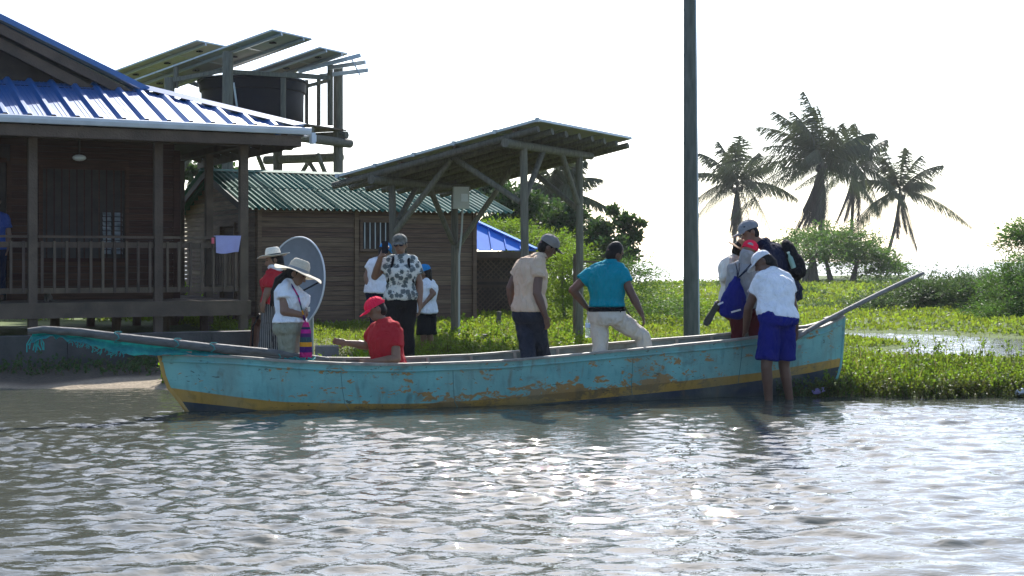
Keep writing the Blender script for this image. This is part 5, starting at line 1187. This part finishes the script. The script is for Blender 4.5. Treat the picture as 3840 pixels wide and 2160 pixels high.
for i in range(24):
    t = 2*math.pi*i/24; u = .5-.5*math.cos(t); w_ = (.036+.016*u-.010*math.sin(math.pi*u)**4)*abs(math.sin(t))**.55*(1 if math.sin(t) > 0 else -1); q.append(a+ax_*(u*1.08-.05)*Ls+o2*.9+sx*w_)
mb.prism(q, nn.normalized()*.018); mb.build('sole', mat('grey_sole', (.06, .062, .05), (.04, .04, .035), .8, 60, bump=.6, bscale=150), sh_)
# man in the water holding the boat
Y = 15.55
p = Person('man in white t-shirt, white cap and blue shorts wading beside the stern', Y, dict(H=(2862, 984, .36), N=(2898, 1016, .29), SL=(2848, 1042, .18), SR=(2952, 1040, .30), EL=(2806, 1156, .26), WL=(2796, 1240, .40), TL=(2782, 1268, .52), ER=(2975, 1150, .34), WR=(2985, 1232, .46), TR=(2984, 1262, .46),
    P=(2918, 1196), KL=(2874, 1376, -.08), KR=(2940, 1372, .08), AL=(2884, 1520, -.02), AR=(2964, 1515, .12)), (-.74, .12, -.52), SK[1], 1.06, build=1.03, Fr=(-.5, .8, 0))
p.shirt(C_white, 't_shirt', .52, .05, .024, .012); p.trousers(C_royal, 'shorts', .86, .022, .20, .012, short=True); p.hair(back=.016, bulk=.94, drop=[at(2896, 985, Y+.33), at(2902, 998, Y+.3)]); p.cap(C_capw, vl=.085, tilt=R(-2))
S_, E_ = p.J['SL'].lerp(p.M, .12), p.J['EL']; d = (E_-S_).normalized(); x, y = perp(d)
MB().loft([(S_.lerp(E_, .47), x*.083, y*.083), (S_.lerp(E_, .535), x*.084, y*.084)], 20).build('sleeve_trim', mat('embroidered_trim', (.5, .45, .42), (.16, .08, .07), .9, 70), p.root, True)
# person in the porch shade at the left edge
Y = 22.0
hpz = .9
c_ = lambda px, z: ((px-CX)/FPX*Y, Y, z, 0)
p = Person('person in blue shirt standing in the dark porch at the left edge', Y, dict(H=c_(-18, 2.42), N=c_(-16, 2.24), SL=c_(-60, 2.17), SR=c_(24, 2.17), EL=c_(-70, 1.9), WL=c_(-60, 1.66), ER=c_(32, 1.9), WR=c_(24, 1.66), P=c_(-18, 1.72), KL=c_(-40, 1.36), KR=c_(2, 1.36), AL=c_(-40, .97), AR=c_(4, .97)), (.3, -.9, 0), SK[1], .95)
p.shirt(cloth('blue_shirt', (.03, .06, .22)), 'shirt', .6, -.1); p.trousers(C_navy); p.hair()
# the cat by the porch post
cb_ = HP+HU*-1.62+HN*.18+V((0, 0, .892)); cat_ = thing('cat', 'small dark cat sitting on the porch floor beside the post', 'cat', cb_)
mb = MB(); h = cb_+V((.02, -.10, .165))
mb.ell(cb_+V((0, .03, .06)), (.055, 0, 0), (0, .075, 0), (0, 0, .06)); mb.caps(cb_+V((0, .03, .07)), cb_+V((.01, -.05, .125)), .055, .042)
mb.caps(cb_+V((.01, -.05, .125)), h, .035, .032); mb.ell(h, (.038, 0, 0), (0, .036, 0), (0, 0, .034)); mb.caps(h+V((0, -.03, -.01)), h+V((0, -.042, -.012)), .015, .012)
for e in (-1, 1):
    mb.loft([(h+V((e*.022, 0, .02)), V((.014, 0, 0)), V((0, .008, 0))), (h+V((e*.028, 0, .06)), V((.003, 0, 0)), V((0, .003, 0)))], 8)
    mb.caps(cb_+V((e*.025, -.06, .10)), cb_+V((e*.022, -.075, .012)), .016, .012); mb.caps(cb_+V((e*.022, -.075, .012)), cb_+V((e*.022, -.10, .01)), .013, .011)
    mb.ell(cb_+V((e*.045, .02, .035)), (.022, 0, 0), (0, .04, 0), (0, 0, .035))
mb.tube([cb_+V((.03, .10, .02)), cb_+V((.09, .08, .018)), cb_+V((.11, 0, .018)), cb_+V((.09, -.06, .018))], [.016, .014, .012, .008], 8)
remesh(mb, 'body', mat('cat_fur', (.03, .025, .02), (.12, .10, .08), .8, 9), cat_, .006, 2)

# ---------------------------------------------------------------- vegetation
def leafmat(name, c1, c2, trans=.5, isl=.35): return mat(name, c1, c2, .55, 1.2, spec=.25, trans=trans, isl=isl)
L_meadow = leafmat('meadow_leaf', (.15, .19, .028), (.105, .14, .024), .55, .35); L_marsh = leafmat('marsh_leaf', (.135, .19, .026), (.085, .13, .022)); L_lime = leafmat('lime_leaf', (.17, .24, .02), (.12, .19, .018))
L_dark = leafmat('dark_tree_leaf', (.035, .065, .018), (.05, .085, .022), .35); L_acacia = leafmat('acacia_leaf', (.055, .105, .022), (.08, .13, .03), .45)
L_bush = leafmat('shrub_leaf', (.048, .078, .026), (.068, .10, .034), .4); L_palm = leafmat('palm_leaf', (.045, .058, .026), (.065, .078, .034), .25, .25); L_dry = leafmat('dry_frond', (.07, .057, .045), (.045, .037, .03), .1)
L_bright = leafmat('bright_bush_leaf', (.12, .175, .024), (.085, .135, .022), .55); L_brown = leafmat('brown_stem', (.10, .075, .03), (.07, .05, .02), .2)
M_bark = mat('bark', (.10, .085, .065), (.06, .05, .04), .9, 8, (3, 3, .5), .6, 20)
rng = np.random.default_rng(21)
def unit(a): return a/np.maximum(np.linalg.norm(a, axis=1, keepdims=True), 1e-9)
def leafobj(name, C, D, ln, wd, m, parent=None, fold=0):
    """diamond leaves: centre-base C, long axis D, length, width"""
    n = len(C); D = unit(D); r_ = unit(np.cross(D, unit(rng.normal(size=(n, 3))))); ln = np.broadcast_to(ln, n)[:, None]; wd = np.broadcast_to(wd, n)[:, None]
    mid = C+D*ln*.5; vs_ = np.stack([C, mid+r_*wd*.5, C+D*ln, mid-r_*wd*.5], 1).reshape(-1, 3)
    if parent is not None:
        inv = np.array(WM[parent.name].inverted()); vs_ = vs_ @ inv[:3, :3].T+inv[:3, 3]
    me = bpy.data.meshes.new(name); me.vertices.add(4*n); me.vertices.foreach_set('co', vs_.ravel())
    me.loops.add(4*n); me.loops.foreach_set('vertex_index', np.arange(4*n, dtype=np.int32)); me.polygons.add(n); me.polygons.foreach_set('loop_start', np.arange(0, 4*n, 4, dtype=np.int32))
    me.update(calc_edges=True); me.materials.append(m); o = bpy.data.objects.new(name, me); COL.objects.link(o)
    if parent is not None: o.parent = parent; WM[o.name] = WM[parent.name]
    return o
def rand_dirs(n, up=0.): d = rng.normal(size=(n, 3)); d[:, 2] += up; return unit(d)
# ground cover -------------------------------------------------------------
def cover(name, x0, x1, y0, y1, per, hgt, lsize, m, mask=None, dens_pow=1.0, lump=.9):
    n = int((x1-x0)*(y1-y0)*per); x = rng.uniform(x0, x1, n); y = y0+(y1-y0)*rng.random(n)**dens_pow
    lm = .5+.5*np.sin(x*2.3+1.7*np.sin(y*1.1))*np.sin(y*1.9+1.3*np.sin(x*.9)); lm = lm*lump+(1-lump)+.25*rng.random(n)
    z = gz(x, y); k = (z > .015) & (rng.random(n) < .35+.65*lm)
    if mask is not None: k &= mask(x, y)
    x, y, z, lm = x[k], y[k], z[k], lm[k]; h = hgt*(.25+.75*lm)*rng.random(len(x))*np.where(x > 4, np.clip(.2+pond_sd(x, y)/3, .2, 1), 1)
    C = np.stack([x, y, z+h], 1); D = rand_dirs(len(x), .7)
    return tag(leafobj(name, C, D, lsize*rng.uniform(.6, 1.4, len(x)), lsize*rng.uniform(.35, .7, len(x)), m), kind='stuff')
def not_built(x, y):
    hx = (x-HP.x)*HU.x+(y-HP.y)*HU.y; hy = (x-HP.x)*HN.x+(y-HP.y)*HN.y
    kx = (x-K0.x)*HU.x+(y-K0.y)*HU.y; ky = (x-K0.x)*HN.x+(y-K0.y)*HN.y
    return ~((hx < 1.2) & (hy < 5.4)) & ~((kx > -.1) & (kx < HL+.1) & (ky > -.05) & (ky < HD+.1)) & ~((np.abs(x+4.6) < 1.6) & (y < 18.2))
cover('meadow_grass', -5.5, 9, 16.7, 27, 1300, .16, .037, L_meadow, lambda x, y: not_built(x, y) & ~((x > 3.0) & (y < 18)), 1.2)
cover('far_meadow_grass', -8, 22, 25, 48, 190, .10, .09, L_meadow, not_built, 1.2, .5)
cover('distant_grass', -12, 30, 44, 74, 40, .14, .14, L_meadow)
# tall weeds at the marshy shore
def weeds(name, pts, hmin, hmax, nl, ls, m, lean=.25, stem=True):
    C, D, S, E = [], [], [], []
    mb_v = []; bx_ = np.array(pts); n = len(bx_); z = gz(bx_[:, 0], bx_[:, 1]); h = rng.uniform(hmin, hmax, n); ld = rng.normal(0, lean, (n, 2))
    for i in range(n):
        if z[i] < -.04: continue
        t = rng.random(nl)**.7; x = bx_[i, 0]+ld[i, 0]*h[i]*t**1.5; y = bx_[i, 1]+ld[i, 1]*h[i]*t**1.5
        c_ = np.stack([x, y, max(z[i], 0)+h[i]*t], 1)+rng.normal(0, .008, (nl, 3)); C.append(c_); D.append(rand_dirs(nl, .35))
        S.append(((bx_[i, 0], bx_[i, 1], z[i]-.03), (bx_[i, 0]+ld[i, 0]*h[i]*.35, bx_[i, 1]+ld[i, 1]*h[i]*.35, z[i]+h[i]*.5), (bx_[i, 0]+ld[i, 0]*h[i], bx_[i, 1]+ld[i, 1]*h[i], z[i]+h[i])))
    C = np.concatenate(C); D = np.concatenate(D); N_ = len(C)
    o = tag(leafobj(name, C, D, ls*rng.uniform(.6, 1.3, N_), ls*rng.uniform(.5, .9, N_), m), kind='stuff')
    if stem:
        mb = MB()
        for s_ in S: mb.tube(s_, [.004, .0035, .002], 3, False)
        tag(mb.build(name+'_stems', L_brown), kind='stuff')
    return o
def spots(n, x0, x1, y0, y1, f=None):
    p = np.stack([rng.uniform(x0, x1, n), rng.uniform(y0, y1, n)], 1); return p if f is None else p[f(p[:, 0], p[:, 1])]
sh_ok = lambda x, y: (y > shore(x)+.02) & (x > 3.45+.25*(y-16)*0)
nb_boat = lambda x, y: sh_ok(x, y) & ~(((x-B0.x)*BS.x+(y-B0.y)*BS.y > -.55) & (x < 3.9) & (((x-B0.x)*BE.x+(y-B0.y)*BE.y) < BLEN+.1) & (((x-B0.x)*BS.x+(y-B0.y)*BS.y) < .42))
weeds('marsh_weeds', spots(2000, 3.3, 7.8, 15.8, 18.4, nb_boat), .08, .25, 22, .037, L_marsh)
weeds('low_marsh_weeds', spots(900, 3.6, 9.0, 18.2, 20.4, nb_boat), .03, .12, 14, .038, L_marsh)
weeds('tall_marsh_weeds', spots(150, 3.9, 8.0, 17.2, 19.6, nb_boat), .24, .42, 13, .042, L_marsh)
weeds('shoreline_weeds', np.stack([(xx := rng.uniform(3.35, 8.2, 520)), shore(xx)+rng.normal(.06, .09, 520)], 1), .06, .24, 14, .035, leafmat('olive_leaf', (.10, .12, .025), (.06, .07, .02), .35), .5)
weeds('stern_weeds', np.stack([rng.uniform(2.75, 3.75, 120), rng.uniform(15.9, 16.1, 120)], 1), .05, .2, 12, .035, L_bush, .5)
weeds('bank_weeds', np.concatenate([spots(190, -3.75, -3.0, 16.95, 18.0), spots(420, -2.55, -1.35, 16.75, 17.9), spots(120, -4.2, -3.8, 17.2, 17.9)]), .12, .30, 20, .045, L_lime, .2)
weeds('shore_weeds', spots(900, -1.4, 3.0, 16.9, 18.8), .05, .24, 12, .045, L_meadow, .3)
weeds('hut_weeds', spots(420, -1.3, 2.2, 19.3, 24.5), .08, .26, 14, .05, L_bright, .3)
weeds('mud_bank_weeds', spots(420, -8.5, -3.6, 17.8, 20.2, lambda x, y: ((x-HP.x)*HN.x+(y-HP.y)*HN.y < -2.2) & (y > shore(x)+.9)), .04, .2, 9, .05, L_dark, .5)
weeds('yard_weeds', np.concatenate([spots(300, -13.5, -6.0, 27.2, 29.6), spots(200, -13, -7, 28.5, 32)]), .25, .8, 26, .075, L_lime, .2)

def blades(name, pts, hmin, hmax, m):
    p_ = np.array(pts); n = len(p_); z = np.maximum(gz(p_[:, 0], p_[:, 1]), 0); C = np.stack([p_[:, 0], p_[:, 1], z-.02], 1); D = rng.normal(0, .28, (n, 3)); D[:, 2] = 1
    return tag(leafobj(name, C, D, rng.uniform(hmin, hmax, n), rng.uniform(.008, .016, n), m), kind='stuff')
L_straw = leafmat('straw_blade', (.20, .17, .07), (.13, .12, .045), .4)
blades('reed_grass', spots(800, 3.4, 8.5, 15.85, 20.2, nb_boat), .15, .36, L_meadow); blades('dead_stems', spots(900, 3.3, 8.5, 15.8, 19.5, nb_boat), .10, .36, L_straw)
blades('yard_grass', spots(1800, -2.6, 4.5, 17.0, 24.0, not_built), .08, .24, L_meadow); blades('dry_grass', spots(1700, -2.6, 5, 17.0, 26.0, not_built), .08, .28, L_straw)
blades('field_grass', spots(1500, 2, 14, 24, 38), .08, .2, L_meadow)
def limb_tube(parent, name, pts, r0, r1, m=M_bark): 
    return MB().tube(pts, list(np.linspace(r0, r1, len(pts))), 7).build(name, m, parent, True)
def bend(a, b_, k=.12):
    a, b_ = V(a), V(b_); L = (b_-a).length; return [a, a.lerp(b_, .35)+V((jit(k*L), jit(k*L), jit(k*L*.5))), a.lerp(b_, .7)+V((jit(k*L), jit(k*L), 0)), b_]
def broad_tree(label, base, clumps, nl, ls, m, r0=.12, group=None, limbs=7, name='leafy_tree', flat=.75):
    base = V(base); t = thing(name, label, 'tree', base, group=group); cl = [(V(c), r_) for c, r_ in clumps]
    cen = sum((c for c, _ in cl), V())/len(cl); fork = base.lerp(V((cen.x, cen.y, base.z+(cen.z-base.z)*.55)), .75)
    limb_tube(t, 'trunk', bend(base-V((0, 0, .2)), fork, .06), r0, r0*.6)
    for c, r_ in sorted(cl, key=lambda q: -q[1])[:limbs]: limb_tube(t, 'limb', bend(fork, c, .1), r0*.5, r0*.12)
    C, D = [], []; tot = sum(r_**2 for _, r_ in cl)
    for c, r_ in cl:
        n = max(30, int(nl*r_*r_/tot)); d = unit(rng.normal(size=(n, 3)))*(rng.random(n)**.45)[:, None]
        sub = unit(rng.normal(size=(14, 3)))*.8; pick = sub[rng.integers(0, 14, n)]; q = d*.45+pick*(.35+.65*rng.random(n))[:, None]*.75
        q[:, 2] *= flat; C.append(np.array(c)+q*r_); D.append(unit(q+rng.normal(size=(n, 3))*.9))
    C = np.concatenate(C); D = np.concatenate(D); n = len(C)
    tag(leafobj('crown', C, D, ls*rng.uniform(.6, 1.4, n), ls*rng.uniform(.4, .75, n), m, t), kind='stuff'); return t
def feathery(label, name, base, tops, nspray, slen, ls, m, r0=.1, group=None, lift=.15, per=15, cat='tree', trunks=None, wind=(0, 0, 0), twig=True):
    """fine-leaved tree or shrub: sprays of small narrow leaves fanning out of clump centres; tops: (centre, radius, height radius)"""
    base = V(base); t = thing(name, label, cat, base, group=group); C, D = [], []
    for b_, e_ in (trunks or [(base, V(tops[0][0]))]): limb_tube(t, 'trunk' if not trunks or len(trunks) < 2 else 'trunk', bend(V(b_)-V((0, 0, .2)), V(e_), .05), r0, r0*.3)
    srt = [V(c) for c, _, _ in tops]
    for c in srt[1:6]:
        s_ = V((trunks or [(base, srt[0])])[0][1]) if not trunks else min((V(e_) for _, e_ in trunks), key=lambda q: (q-c).length)
        if (c-s_).length > .05 and twig: limb_tube(t, 'limb', bend(s_-V((0, 0, .15)), c, .08), r0*.4, r0*.1)
    for c, rx, rz2 in tops:
        c = np.array(c)
        for _ in range(nspray):
            d = unit(rng.normal(size=(1, 3)))[0]; st = c+d*np.array([rx, rx, rz2])*rng.random()**.5*.85
            o = d*np.array([1, 1, .5])+np.array([0, 0, lift])+np.array(wind)+rng.normal(size=3)*.25; o /= np.linalg.norm(o); L = slen*rng.uniform(.5, 1.2)
            u = np.linspace(.05, 1, per)[:, None]; p_ = st+o*u*L+np.array([0, 0, -.25*L])*u**2+rng.normal(size=(per, 3))*L*.05
            sd_ = rng.normal(size=(per, 3)); sd_[:, 2] *= .4; C.append(p_); D.append(unit(o+sd_*.9))
    C = np.concatenate(C); D = np.concatenate(D); n = len(C)
    tag(leafobj('crown', C, D, ls*rng.uniform(.6, 1.4, n), ls*rng.uniform(.22, .42, n), m, t), kind='stuff'); return t
def tops_px(lst, Yc, spread=1.0):
    out = []
    for px, py, rx, rz2 in lst: Yq = Yc+jit(spread); out.append((at(px, py, Yq), rx*Yq/FPX, rz2*Yq/FPX))
    return out
def gnd(px, Yq): x = (px-CX)/FPX*Yq; return V((x, Yq, g1(x, Yq)))
GT = 'trees and shrubs behind the shelter'
# behind the shelter
Yq = 42
broad_tree('dense dark green tree behind the pole shelter and hut', gnd(2010, Yq), [(at(px, py, Yq+jit(1.5)), r_*Yq/FPX) for px, py, r_ in ((1840, 720, 110), (1930, 760, 120), (2020, 800, 130), (1880, 840, 100), (2120, 850, 120), (1980, 900, 120), (2080, 960, 120), (2200, 930, 100), (2150, 800, 70), (1800, 660, 60), (2230, 860, 60), (1780, 760, 80))], 22000, .15, L_dark, .2)
Yq = 40
broad_tree('airy round leaved tree standing right of the shelter posts', gnd(2260, Yq), [(at(px, py, Yq+jit(.8)), r_*Yq/FPX) for px, py, r_ in ((2270, 850, 62), (2340, 830, 60), (2380, 890, 55), (2300, 920, 70), (2230, 900, 60), (2360, 950, 50), (2330, 1000, 60), (2250, 980, 60), (2300, 790, 32), (2400, 840, 28))], 4200, .15, L_dark, .09)
feathery('spreading lime green acacia in front of the dark tree', 'acacia_tree', gnd(1900, 36), tops_px([(1960, 868, 80, 14), (1880, 850, 70, 14), (2060, 892, 70, 14), (1980, 905, 90, 16), (1840, 870, 60, 14), (2100, 912, 45, 10)], 36, 1), 110, .42, .075, L_bright, .08, lift=.05)
feathery('tall bright green feathery bush beside the turquoise shirt', 'feathery_bush', gnd(2130, 28), tops_px([(2110, 1000, 70, 50), (2160, 960, 50, 40), (2120, 1080, 80, 70), (2180, 1060, 60, 60), (2080, 1130, 60, 60), (2150, 1160, 80, 60)], 28, .5), 170, .35, .05, L_bright, .04, cat='shrub', lift=.2)
feathery('wispy pale green bush with long sprays right of the turquoise shirt', 'wispy_bush', gnd(2380, 30), tops_px([(2310, 1060, 50, 50), (2370, 1090, 60, 40), (2420, 1130, 70, 35), (2340, 1150, 80, 40), (2490, 1155, 60, 28), (2380, 1030, 30, 20), (2320, 1000, 30, 20)], 30, .5), 48, .85, .06, L_acacia, .03, cat='shrub', lift=.1, wind=(.7, 0, 0), per=24)
feathery('low green scrub in the meadow left of the utility pole', 'low_scrub', gnd(2480, 33), tops_px([(2440, 1150, 90, 35), (2520, 1160, 80, 30), (2600, 1150, 60, 30), (2360, 1170, 80, 30)], 33, .8), 90, .4, .085, L_bright, .03, cat='shrub')
broad_tree('tree showing under the porch eave behind the hut', gnd(760, 40), [(at(px, py, 40+jit(1)), r_*40/FPX) for px, py, r_ in ((720, 640, 60), (800, 620, 55), (850, 650, 60), (760, 690, 70), (660, 650, 60))], 2600, .15, L_dark, .1)
# right side: acacia grove and shrubs
Yq = 72
tr = [(gnd(px, Yq), at(px+dx, 960, Yq)) for px, dx in ((3035, 8), (3062, -10), (3120, -25), (3195, 20), (3010, 40))]
feathery('flat topped acacia with several dark trunks behind the stern', 'acacia_tree', gnd(3100, Yq), tops_px([(3090, 888, 90, 8), (3160, 896, 90, 8), (3010, 905, 60, 8), (3060, 925, 120, 9), (3190, 925, 110, 9), (3250, 945, 70, 8), (3010, 955, 90, 8), (3110, 960, 120, 9), (3220, 972, 100, 8), (3290, 985, 70, 8), (3330, 1012, 50, 6)], Yq, 2.5), 92, 1.3, .17, L_acacia, .20, trunks=tr, lift=.12, per=22)
feathery('round bright bush under the acacia trunks', 'round_bush', gnd(3050, 50), tops_px([(3050, 1115, 45, 20), (3080, 1135, 40, 18), (3020, 1135, 40, 18)], 50, .5), 60, .35, .15, L_bush, .05, cat='shrub')
GR = 'shrubs along the far edge of the meadow'
for lb, px, Yq, tl, ns, mm in (('far bush line right of the acacia', 3450, 62, [(3420, 1050, 80, 16), (3520, 1042, 80, 20), (3620, 1048, 80, 18), (3350, 1062, 70, 14), (3570, 1060, 80, 16)], 60, L_bush),
        ('far bush line at the right edge behind the shrubs', 3760, 60, [(3700, 1040, 80, 20), (3780, 1030, 80, 24), (3860, 1020, 80, 28), (3730, 1060, 80, 18)], 60, L_bush),
        ('olive shrub below the acacia behind the punting pole', 3130, 40, [(3060, 1145, 80, 22), (3150, 1140, 90, 25), (3230, 1135, 80, 28), (3010, 1155, 60, 20)], 80, L_bush),
        ('wide dark shrub under the tip of the punting pole', 3420, 39, [(3340, 1100, 90, 45), (3430, 1070, 90, 45), (3500, 1095, 90, 50), (3400, 1130, 110, 45), (3540, 1060, 60, 30), (3470, 1040, 50, 25), (3290, 1130, 70, 35)], 100, L_bush),
        ('grey green shrub with drooping sprays right of the punting pole', 3660, 38, [(3620, 1080, 80, 45), (3700, 1090, 80, 50), (3580, 1130, 90, 40), (3680, 1140, 90, 45), (3640, 1050, 60, 25), (3560, 1060, 60, 30)], 100, L_bush),
        ('large shrub at the right edge beside the pond', 3800, 34, [(3780, 1030, 80, 60), (3850, 990, 90, 60), (3800, 1110, 100, 60), (3740, 1150, 90, 40), (3880, 1080, 90, 80), (3830, 1170, 90, 40)], 120, L_acacia),
        ('small shrub far behind the utility pole', 2660, 60, [(2640, 1090, 50, 22), (2690, 1080, 60, 25), (2600, 1100, 40, 18), (2740, 1110, 50, 20)], 60, L_bush),
        ('low scrub behind the people at the stern', 2850, 46, [(2800, 1130, 70, 18), (2880, 1130, 70, 18), (2960, 1140, 60, 18)], 50, L_bush)):
    feathery(lb, 'shrub', gnd(px, Yq), tops_px([(a_, b_+38, c_, d_*.85) for a_, b_, c_, d_ in tl], Yq, .8), int(ns*1.6), .72*Yq/40, .085*Yq/40, mm, .05, GR, cat='shrub', lift=.22, wind=(-.2, 0, 0), per=20)
feathery('tree branch with drooping sprays at the right edge above the shrubs', 'edge_tree', gnd(3960, 36), tops_px([(3850, 860, 60, 22), (3810, 900, 50, 20), (3900, 880, 60, 30), (3950, 930, 80, 60), (3830, 880, 40, 15)], 36, .6), 60, .5, .1, L_acacia, .1)

# palms
def palm(label, px, py, base, Yq, fronds, flen, r0=.16, skirt=0, seed=1, wind=-.5, group='coconut palms'):
    rn = random.Random(seed); c = at(px, py, Yq); b0 = at(base[0], base[1], Yq); t = thing('coconut_palm', label, 'palm tree', b0, group=None)
    mid = b0.lerp(c, .5)+V(((base[2] if len(base) > 2 else 0)*Yq/FPX, 0, 0))
    pts = [b0*(1-u)**2+mid*2*u*(1-u)+c*u*u for u in np.linspace(0, 1, 9)]; MB().tube(pts, list(np.linspace(r0*1.2, r0*.85, 9)), 8).build('trunk', M_bark, t, True)
    def frond(a, e, L, droop, m, drp=.5, w_=.065):
        L = L*rn.uniform(.85, 1.12); d = V((math.cos(a)*math.cos(e), math.sin(a)*math.cos(e), math.sin(e))); P = []
        for u in np.linspace(0, 1, 9): P.append(c+d*L*u+V((wind*L*.35*u**2, 0, -droop*L*u**2)))
        mb = MB(); mb.tube(P, list(np.linspace(.035, .008, 9)), 4, False)
        n = 58; vs_, fs = [], []
        for i in range(n):
            u = .10+.9*i/n; k_ = u*8; j = min(7, int(k_)); p = P[j].lerp(P[j+1], k_-j); ax = (P[j+1]-P[j]).normalized(); sd_ = ax.cross(V((0, 0, 1))); sd_ = sd_.normalized() if sd_.length > .05 else V((1, 0, 0)); ll = L*.31*(math.sin(math.pi*min(1, u*.85+.12))**.7)*rn.uniform(.8, 1.15)
            for s_ in (-1, 1):
                dd = (ax*.6+sd_*s_*.55+V((wind*.45, 0, -drp-.15+jit(.25)))).normalized(); w2 = ax*w_*.5
                o = len(vs_); tip = p+dd*ll+V((0, 0, -.12*ll)); m_ = p+dd*ll*.5; vs_ += [p-w2, p+w2, m_+w2*.9, tip, m_-w2*.9]; fs += [(o, o+1, o+2, o+4), (o+4, o+2, o+3)]
        mb.add(vs_, fs); mb.build('frond', m, t)
    for i in range(fronds):
        a = i*2.399+rn.uniform(-.3, .3); u = i/fronds; e = R(84-u*105+rn.uniform(-12, 12)); frond(a, e, flen*rn.uniform(.8, 1.1), .22+.36*u*rn.uniform(.7, 1.4), L_palm, .5+.35*u)
    for i in range(skirt):
        a = rn.uniform(0, 6.28); frond(a, R(rn.uniform(-87, -74)), flen*rn.uniform(.5, .85), .06, L_dry, .9, .09)
    mb = MB()
    for i in range(9): a = rn.uniform(0, 6.28); mb.ell(c+V((.3*math.cos(a), .3*math.sin(a), -.35+rn.uniform(-.2, .1))), (.14, 0, 0), (0, .14, 0), (0, 0, .17), 8, 6)
    tag(mb.build('coconuts', L_dry, t, True), kind='stuff'); return t
palm('leftmost palm, between the utility pole and the grey cap', 2765, 690, (2752, 985, 0), 100, 17, 4.7, .12, 8, 3, -.15)
palm('biggest palm, thick skirt of dry fronds, above the acacia', 3078, 610, (3082, 985, 0), 96, 25, 5.6, .2, 30, 5, -.55)
palm('slim palm close right of the biggest palm', 3208, 620, (3190, 985, -6), 104, 17, 4.8, .12, 9, 8, -.4)
palm('rightmost palm with a curved leaning bare trunk', 3375, 715, (3312, 1000, 22), 106, 16, 4.8, .12, 3, 12, .15)
palm('palm half hidden behind the shelter roof', 2085, 725, (2080, 960, 0), 62, 18, 3.0, .12, 6, 15, .35)
palm_far = None
# litter at the shore
for px, py, c1, lb in ((3070, 1465, (.25, .2, .4), 'crumpled lilac plastic scrap in the weeds under the stern'), (3826, 1468, (.6, .6, .62), 'crumpled pale plastic scrap at the right edge of the shoreline')):
    q = at(px, py, 15.9); q.z = max(q.z, .05); mb = MB()
    mb.ell(q, (.07, 0, .01), (0, .05, 0), (.01, 0, .03), 9, 6); mb.v = [tuple(V(v_)+V((jit(.016), jit(.016), jit(.012)))) for v_ in mb.v]
    solo(mb, 'plastic_scrap', mat('plastic_'+str(px), c1, None, .35), lb, 'litter', q)

# ---------------------------------------------------------------- hazy humid air
m = bpy.data.materials.new('humid_air'); m.use_nodes = True; t = m.node_tree
for n in list(t.nodes):
    if n.type == 'BSDF_PRINCIPLED': t.nodes.remove(n)
pv = t.nodes.new('ShaderNodeVolumePrincipled'); pv.inputs['Color'].default_value = (.93, .96, 1, 1); pv.inputs['Density'].default_value = .00022; pv.inputs['Anisotropy'].default_value = .35
t.links.new(pv.outputs[0], t.nodes['Material Output'].inputs['Volume'])
hz = MB().box((0, 0, 10), (6600, 6600, 24)).build('haze', m); tag(hz, kind='stuff')
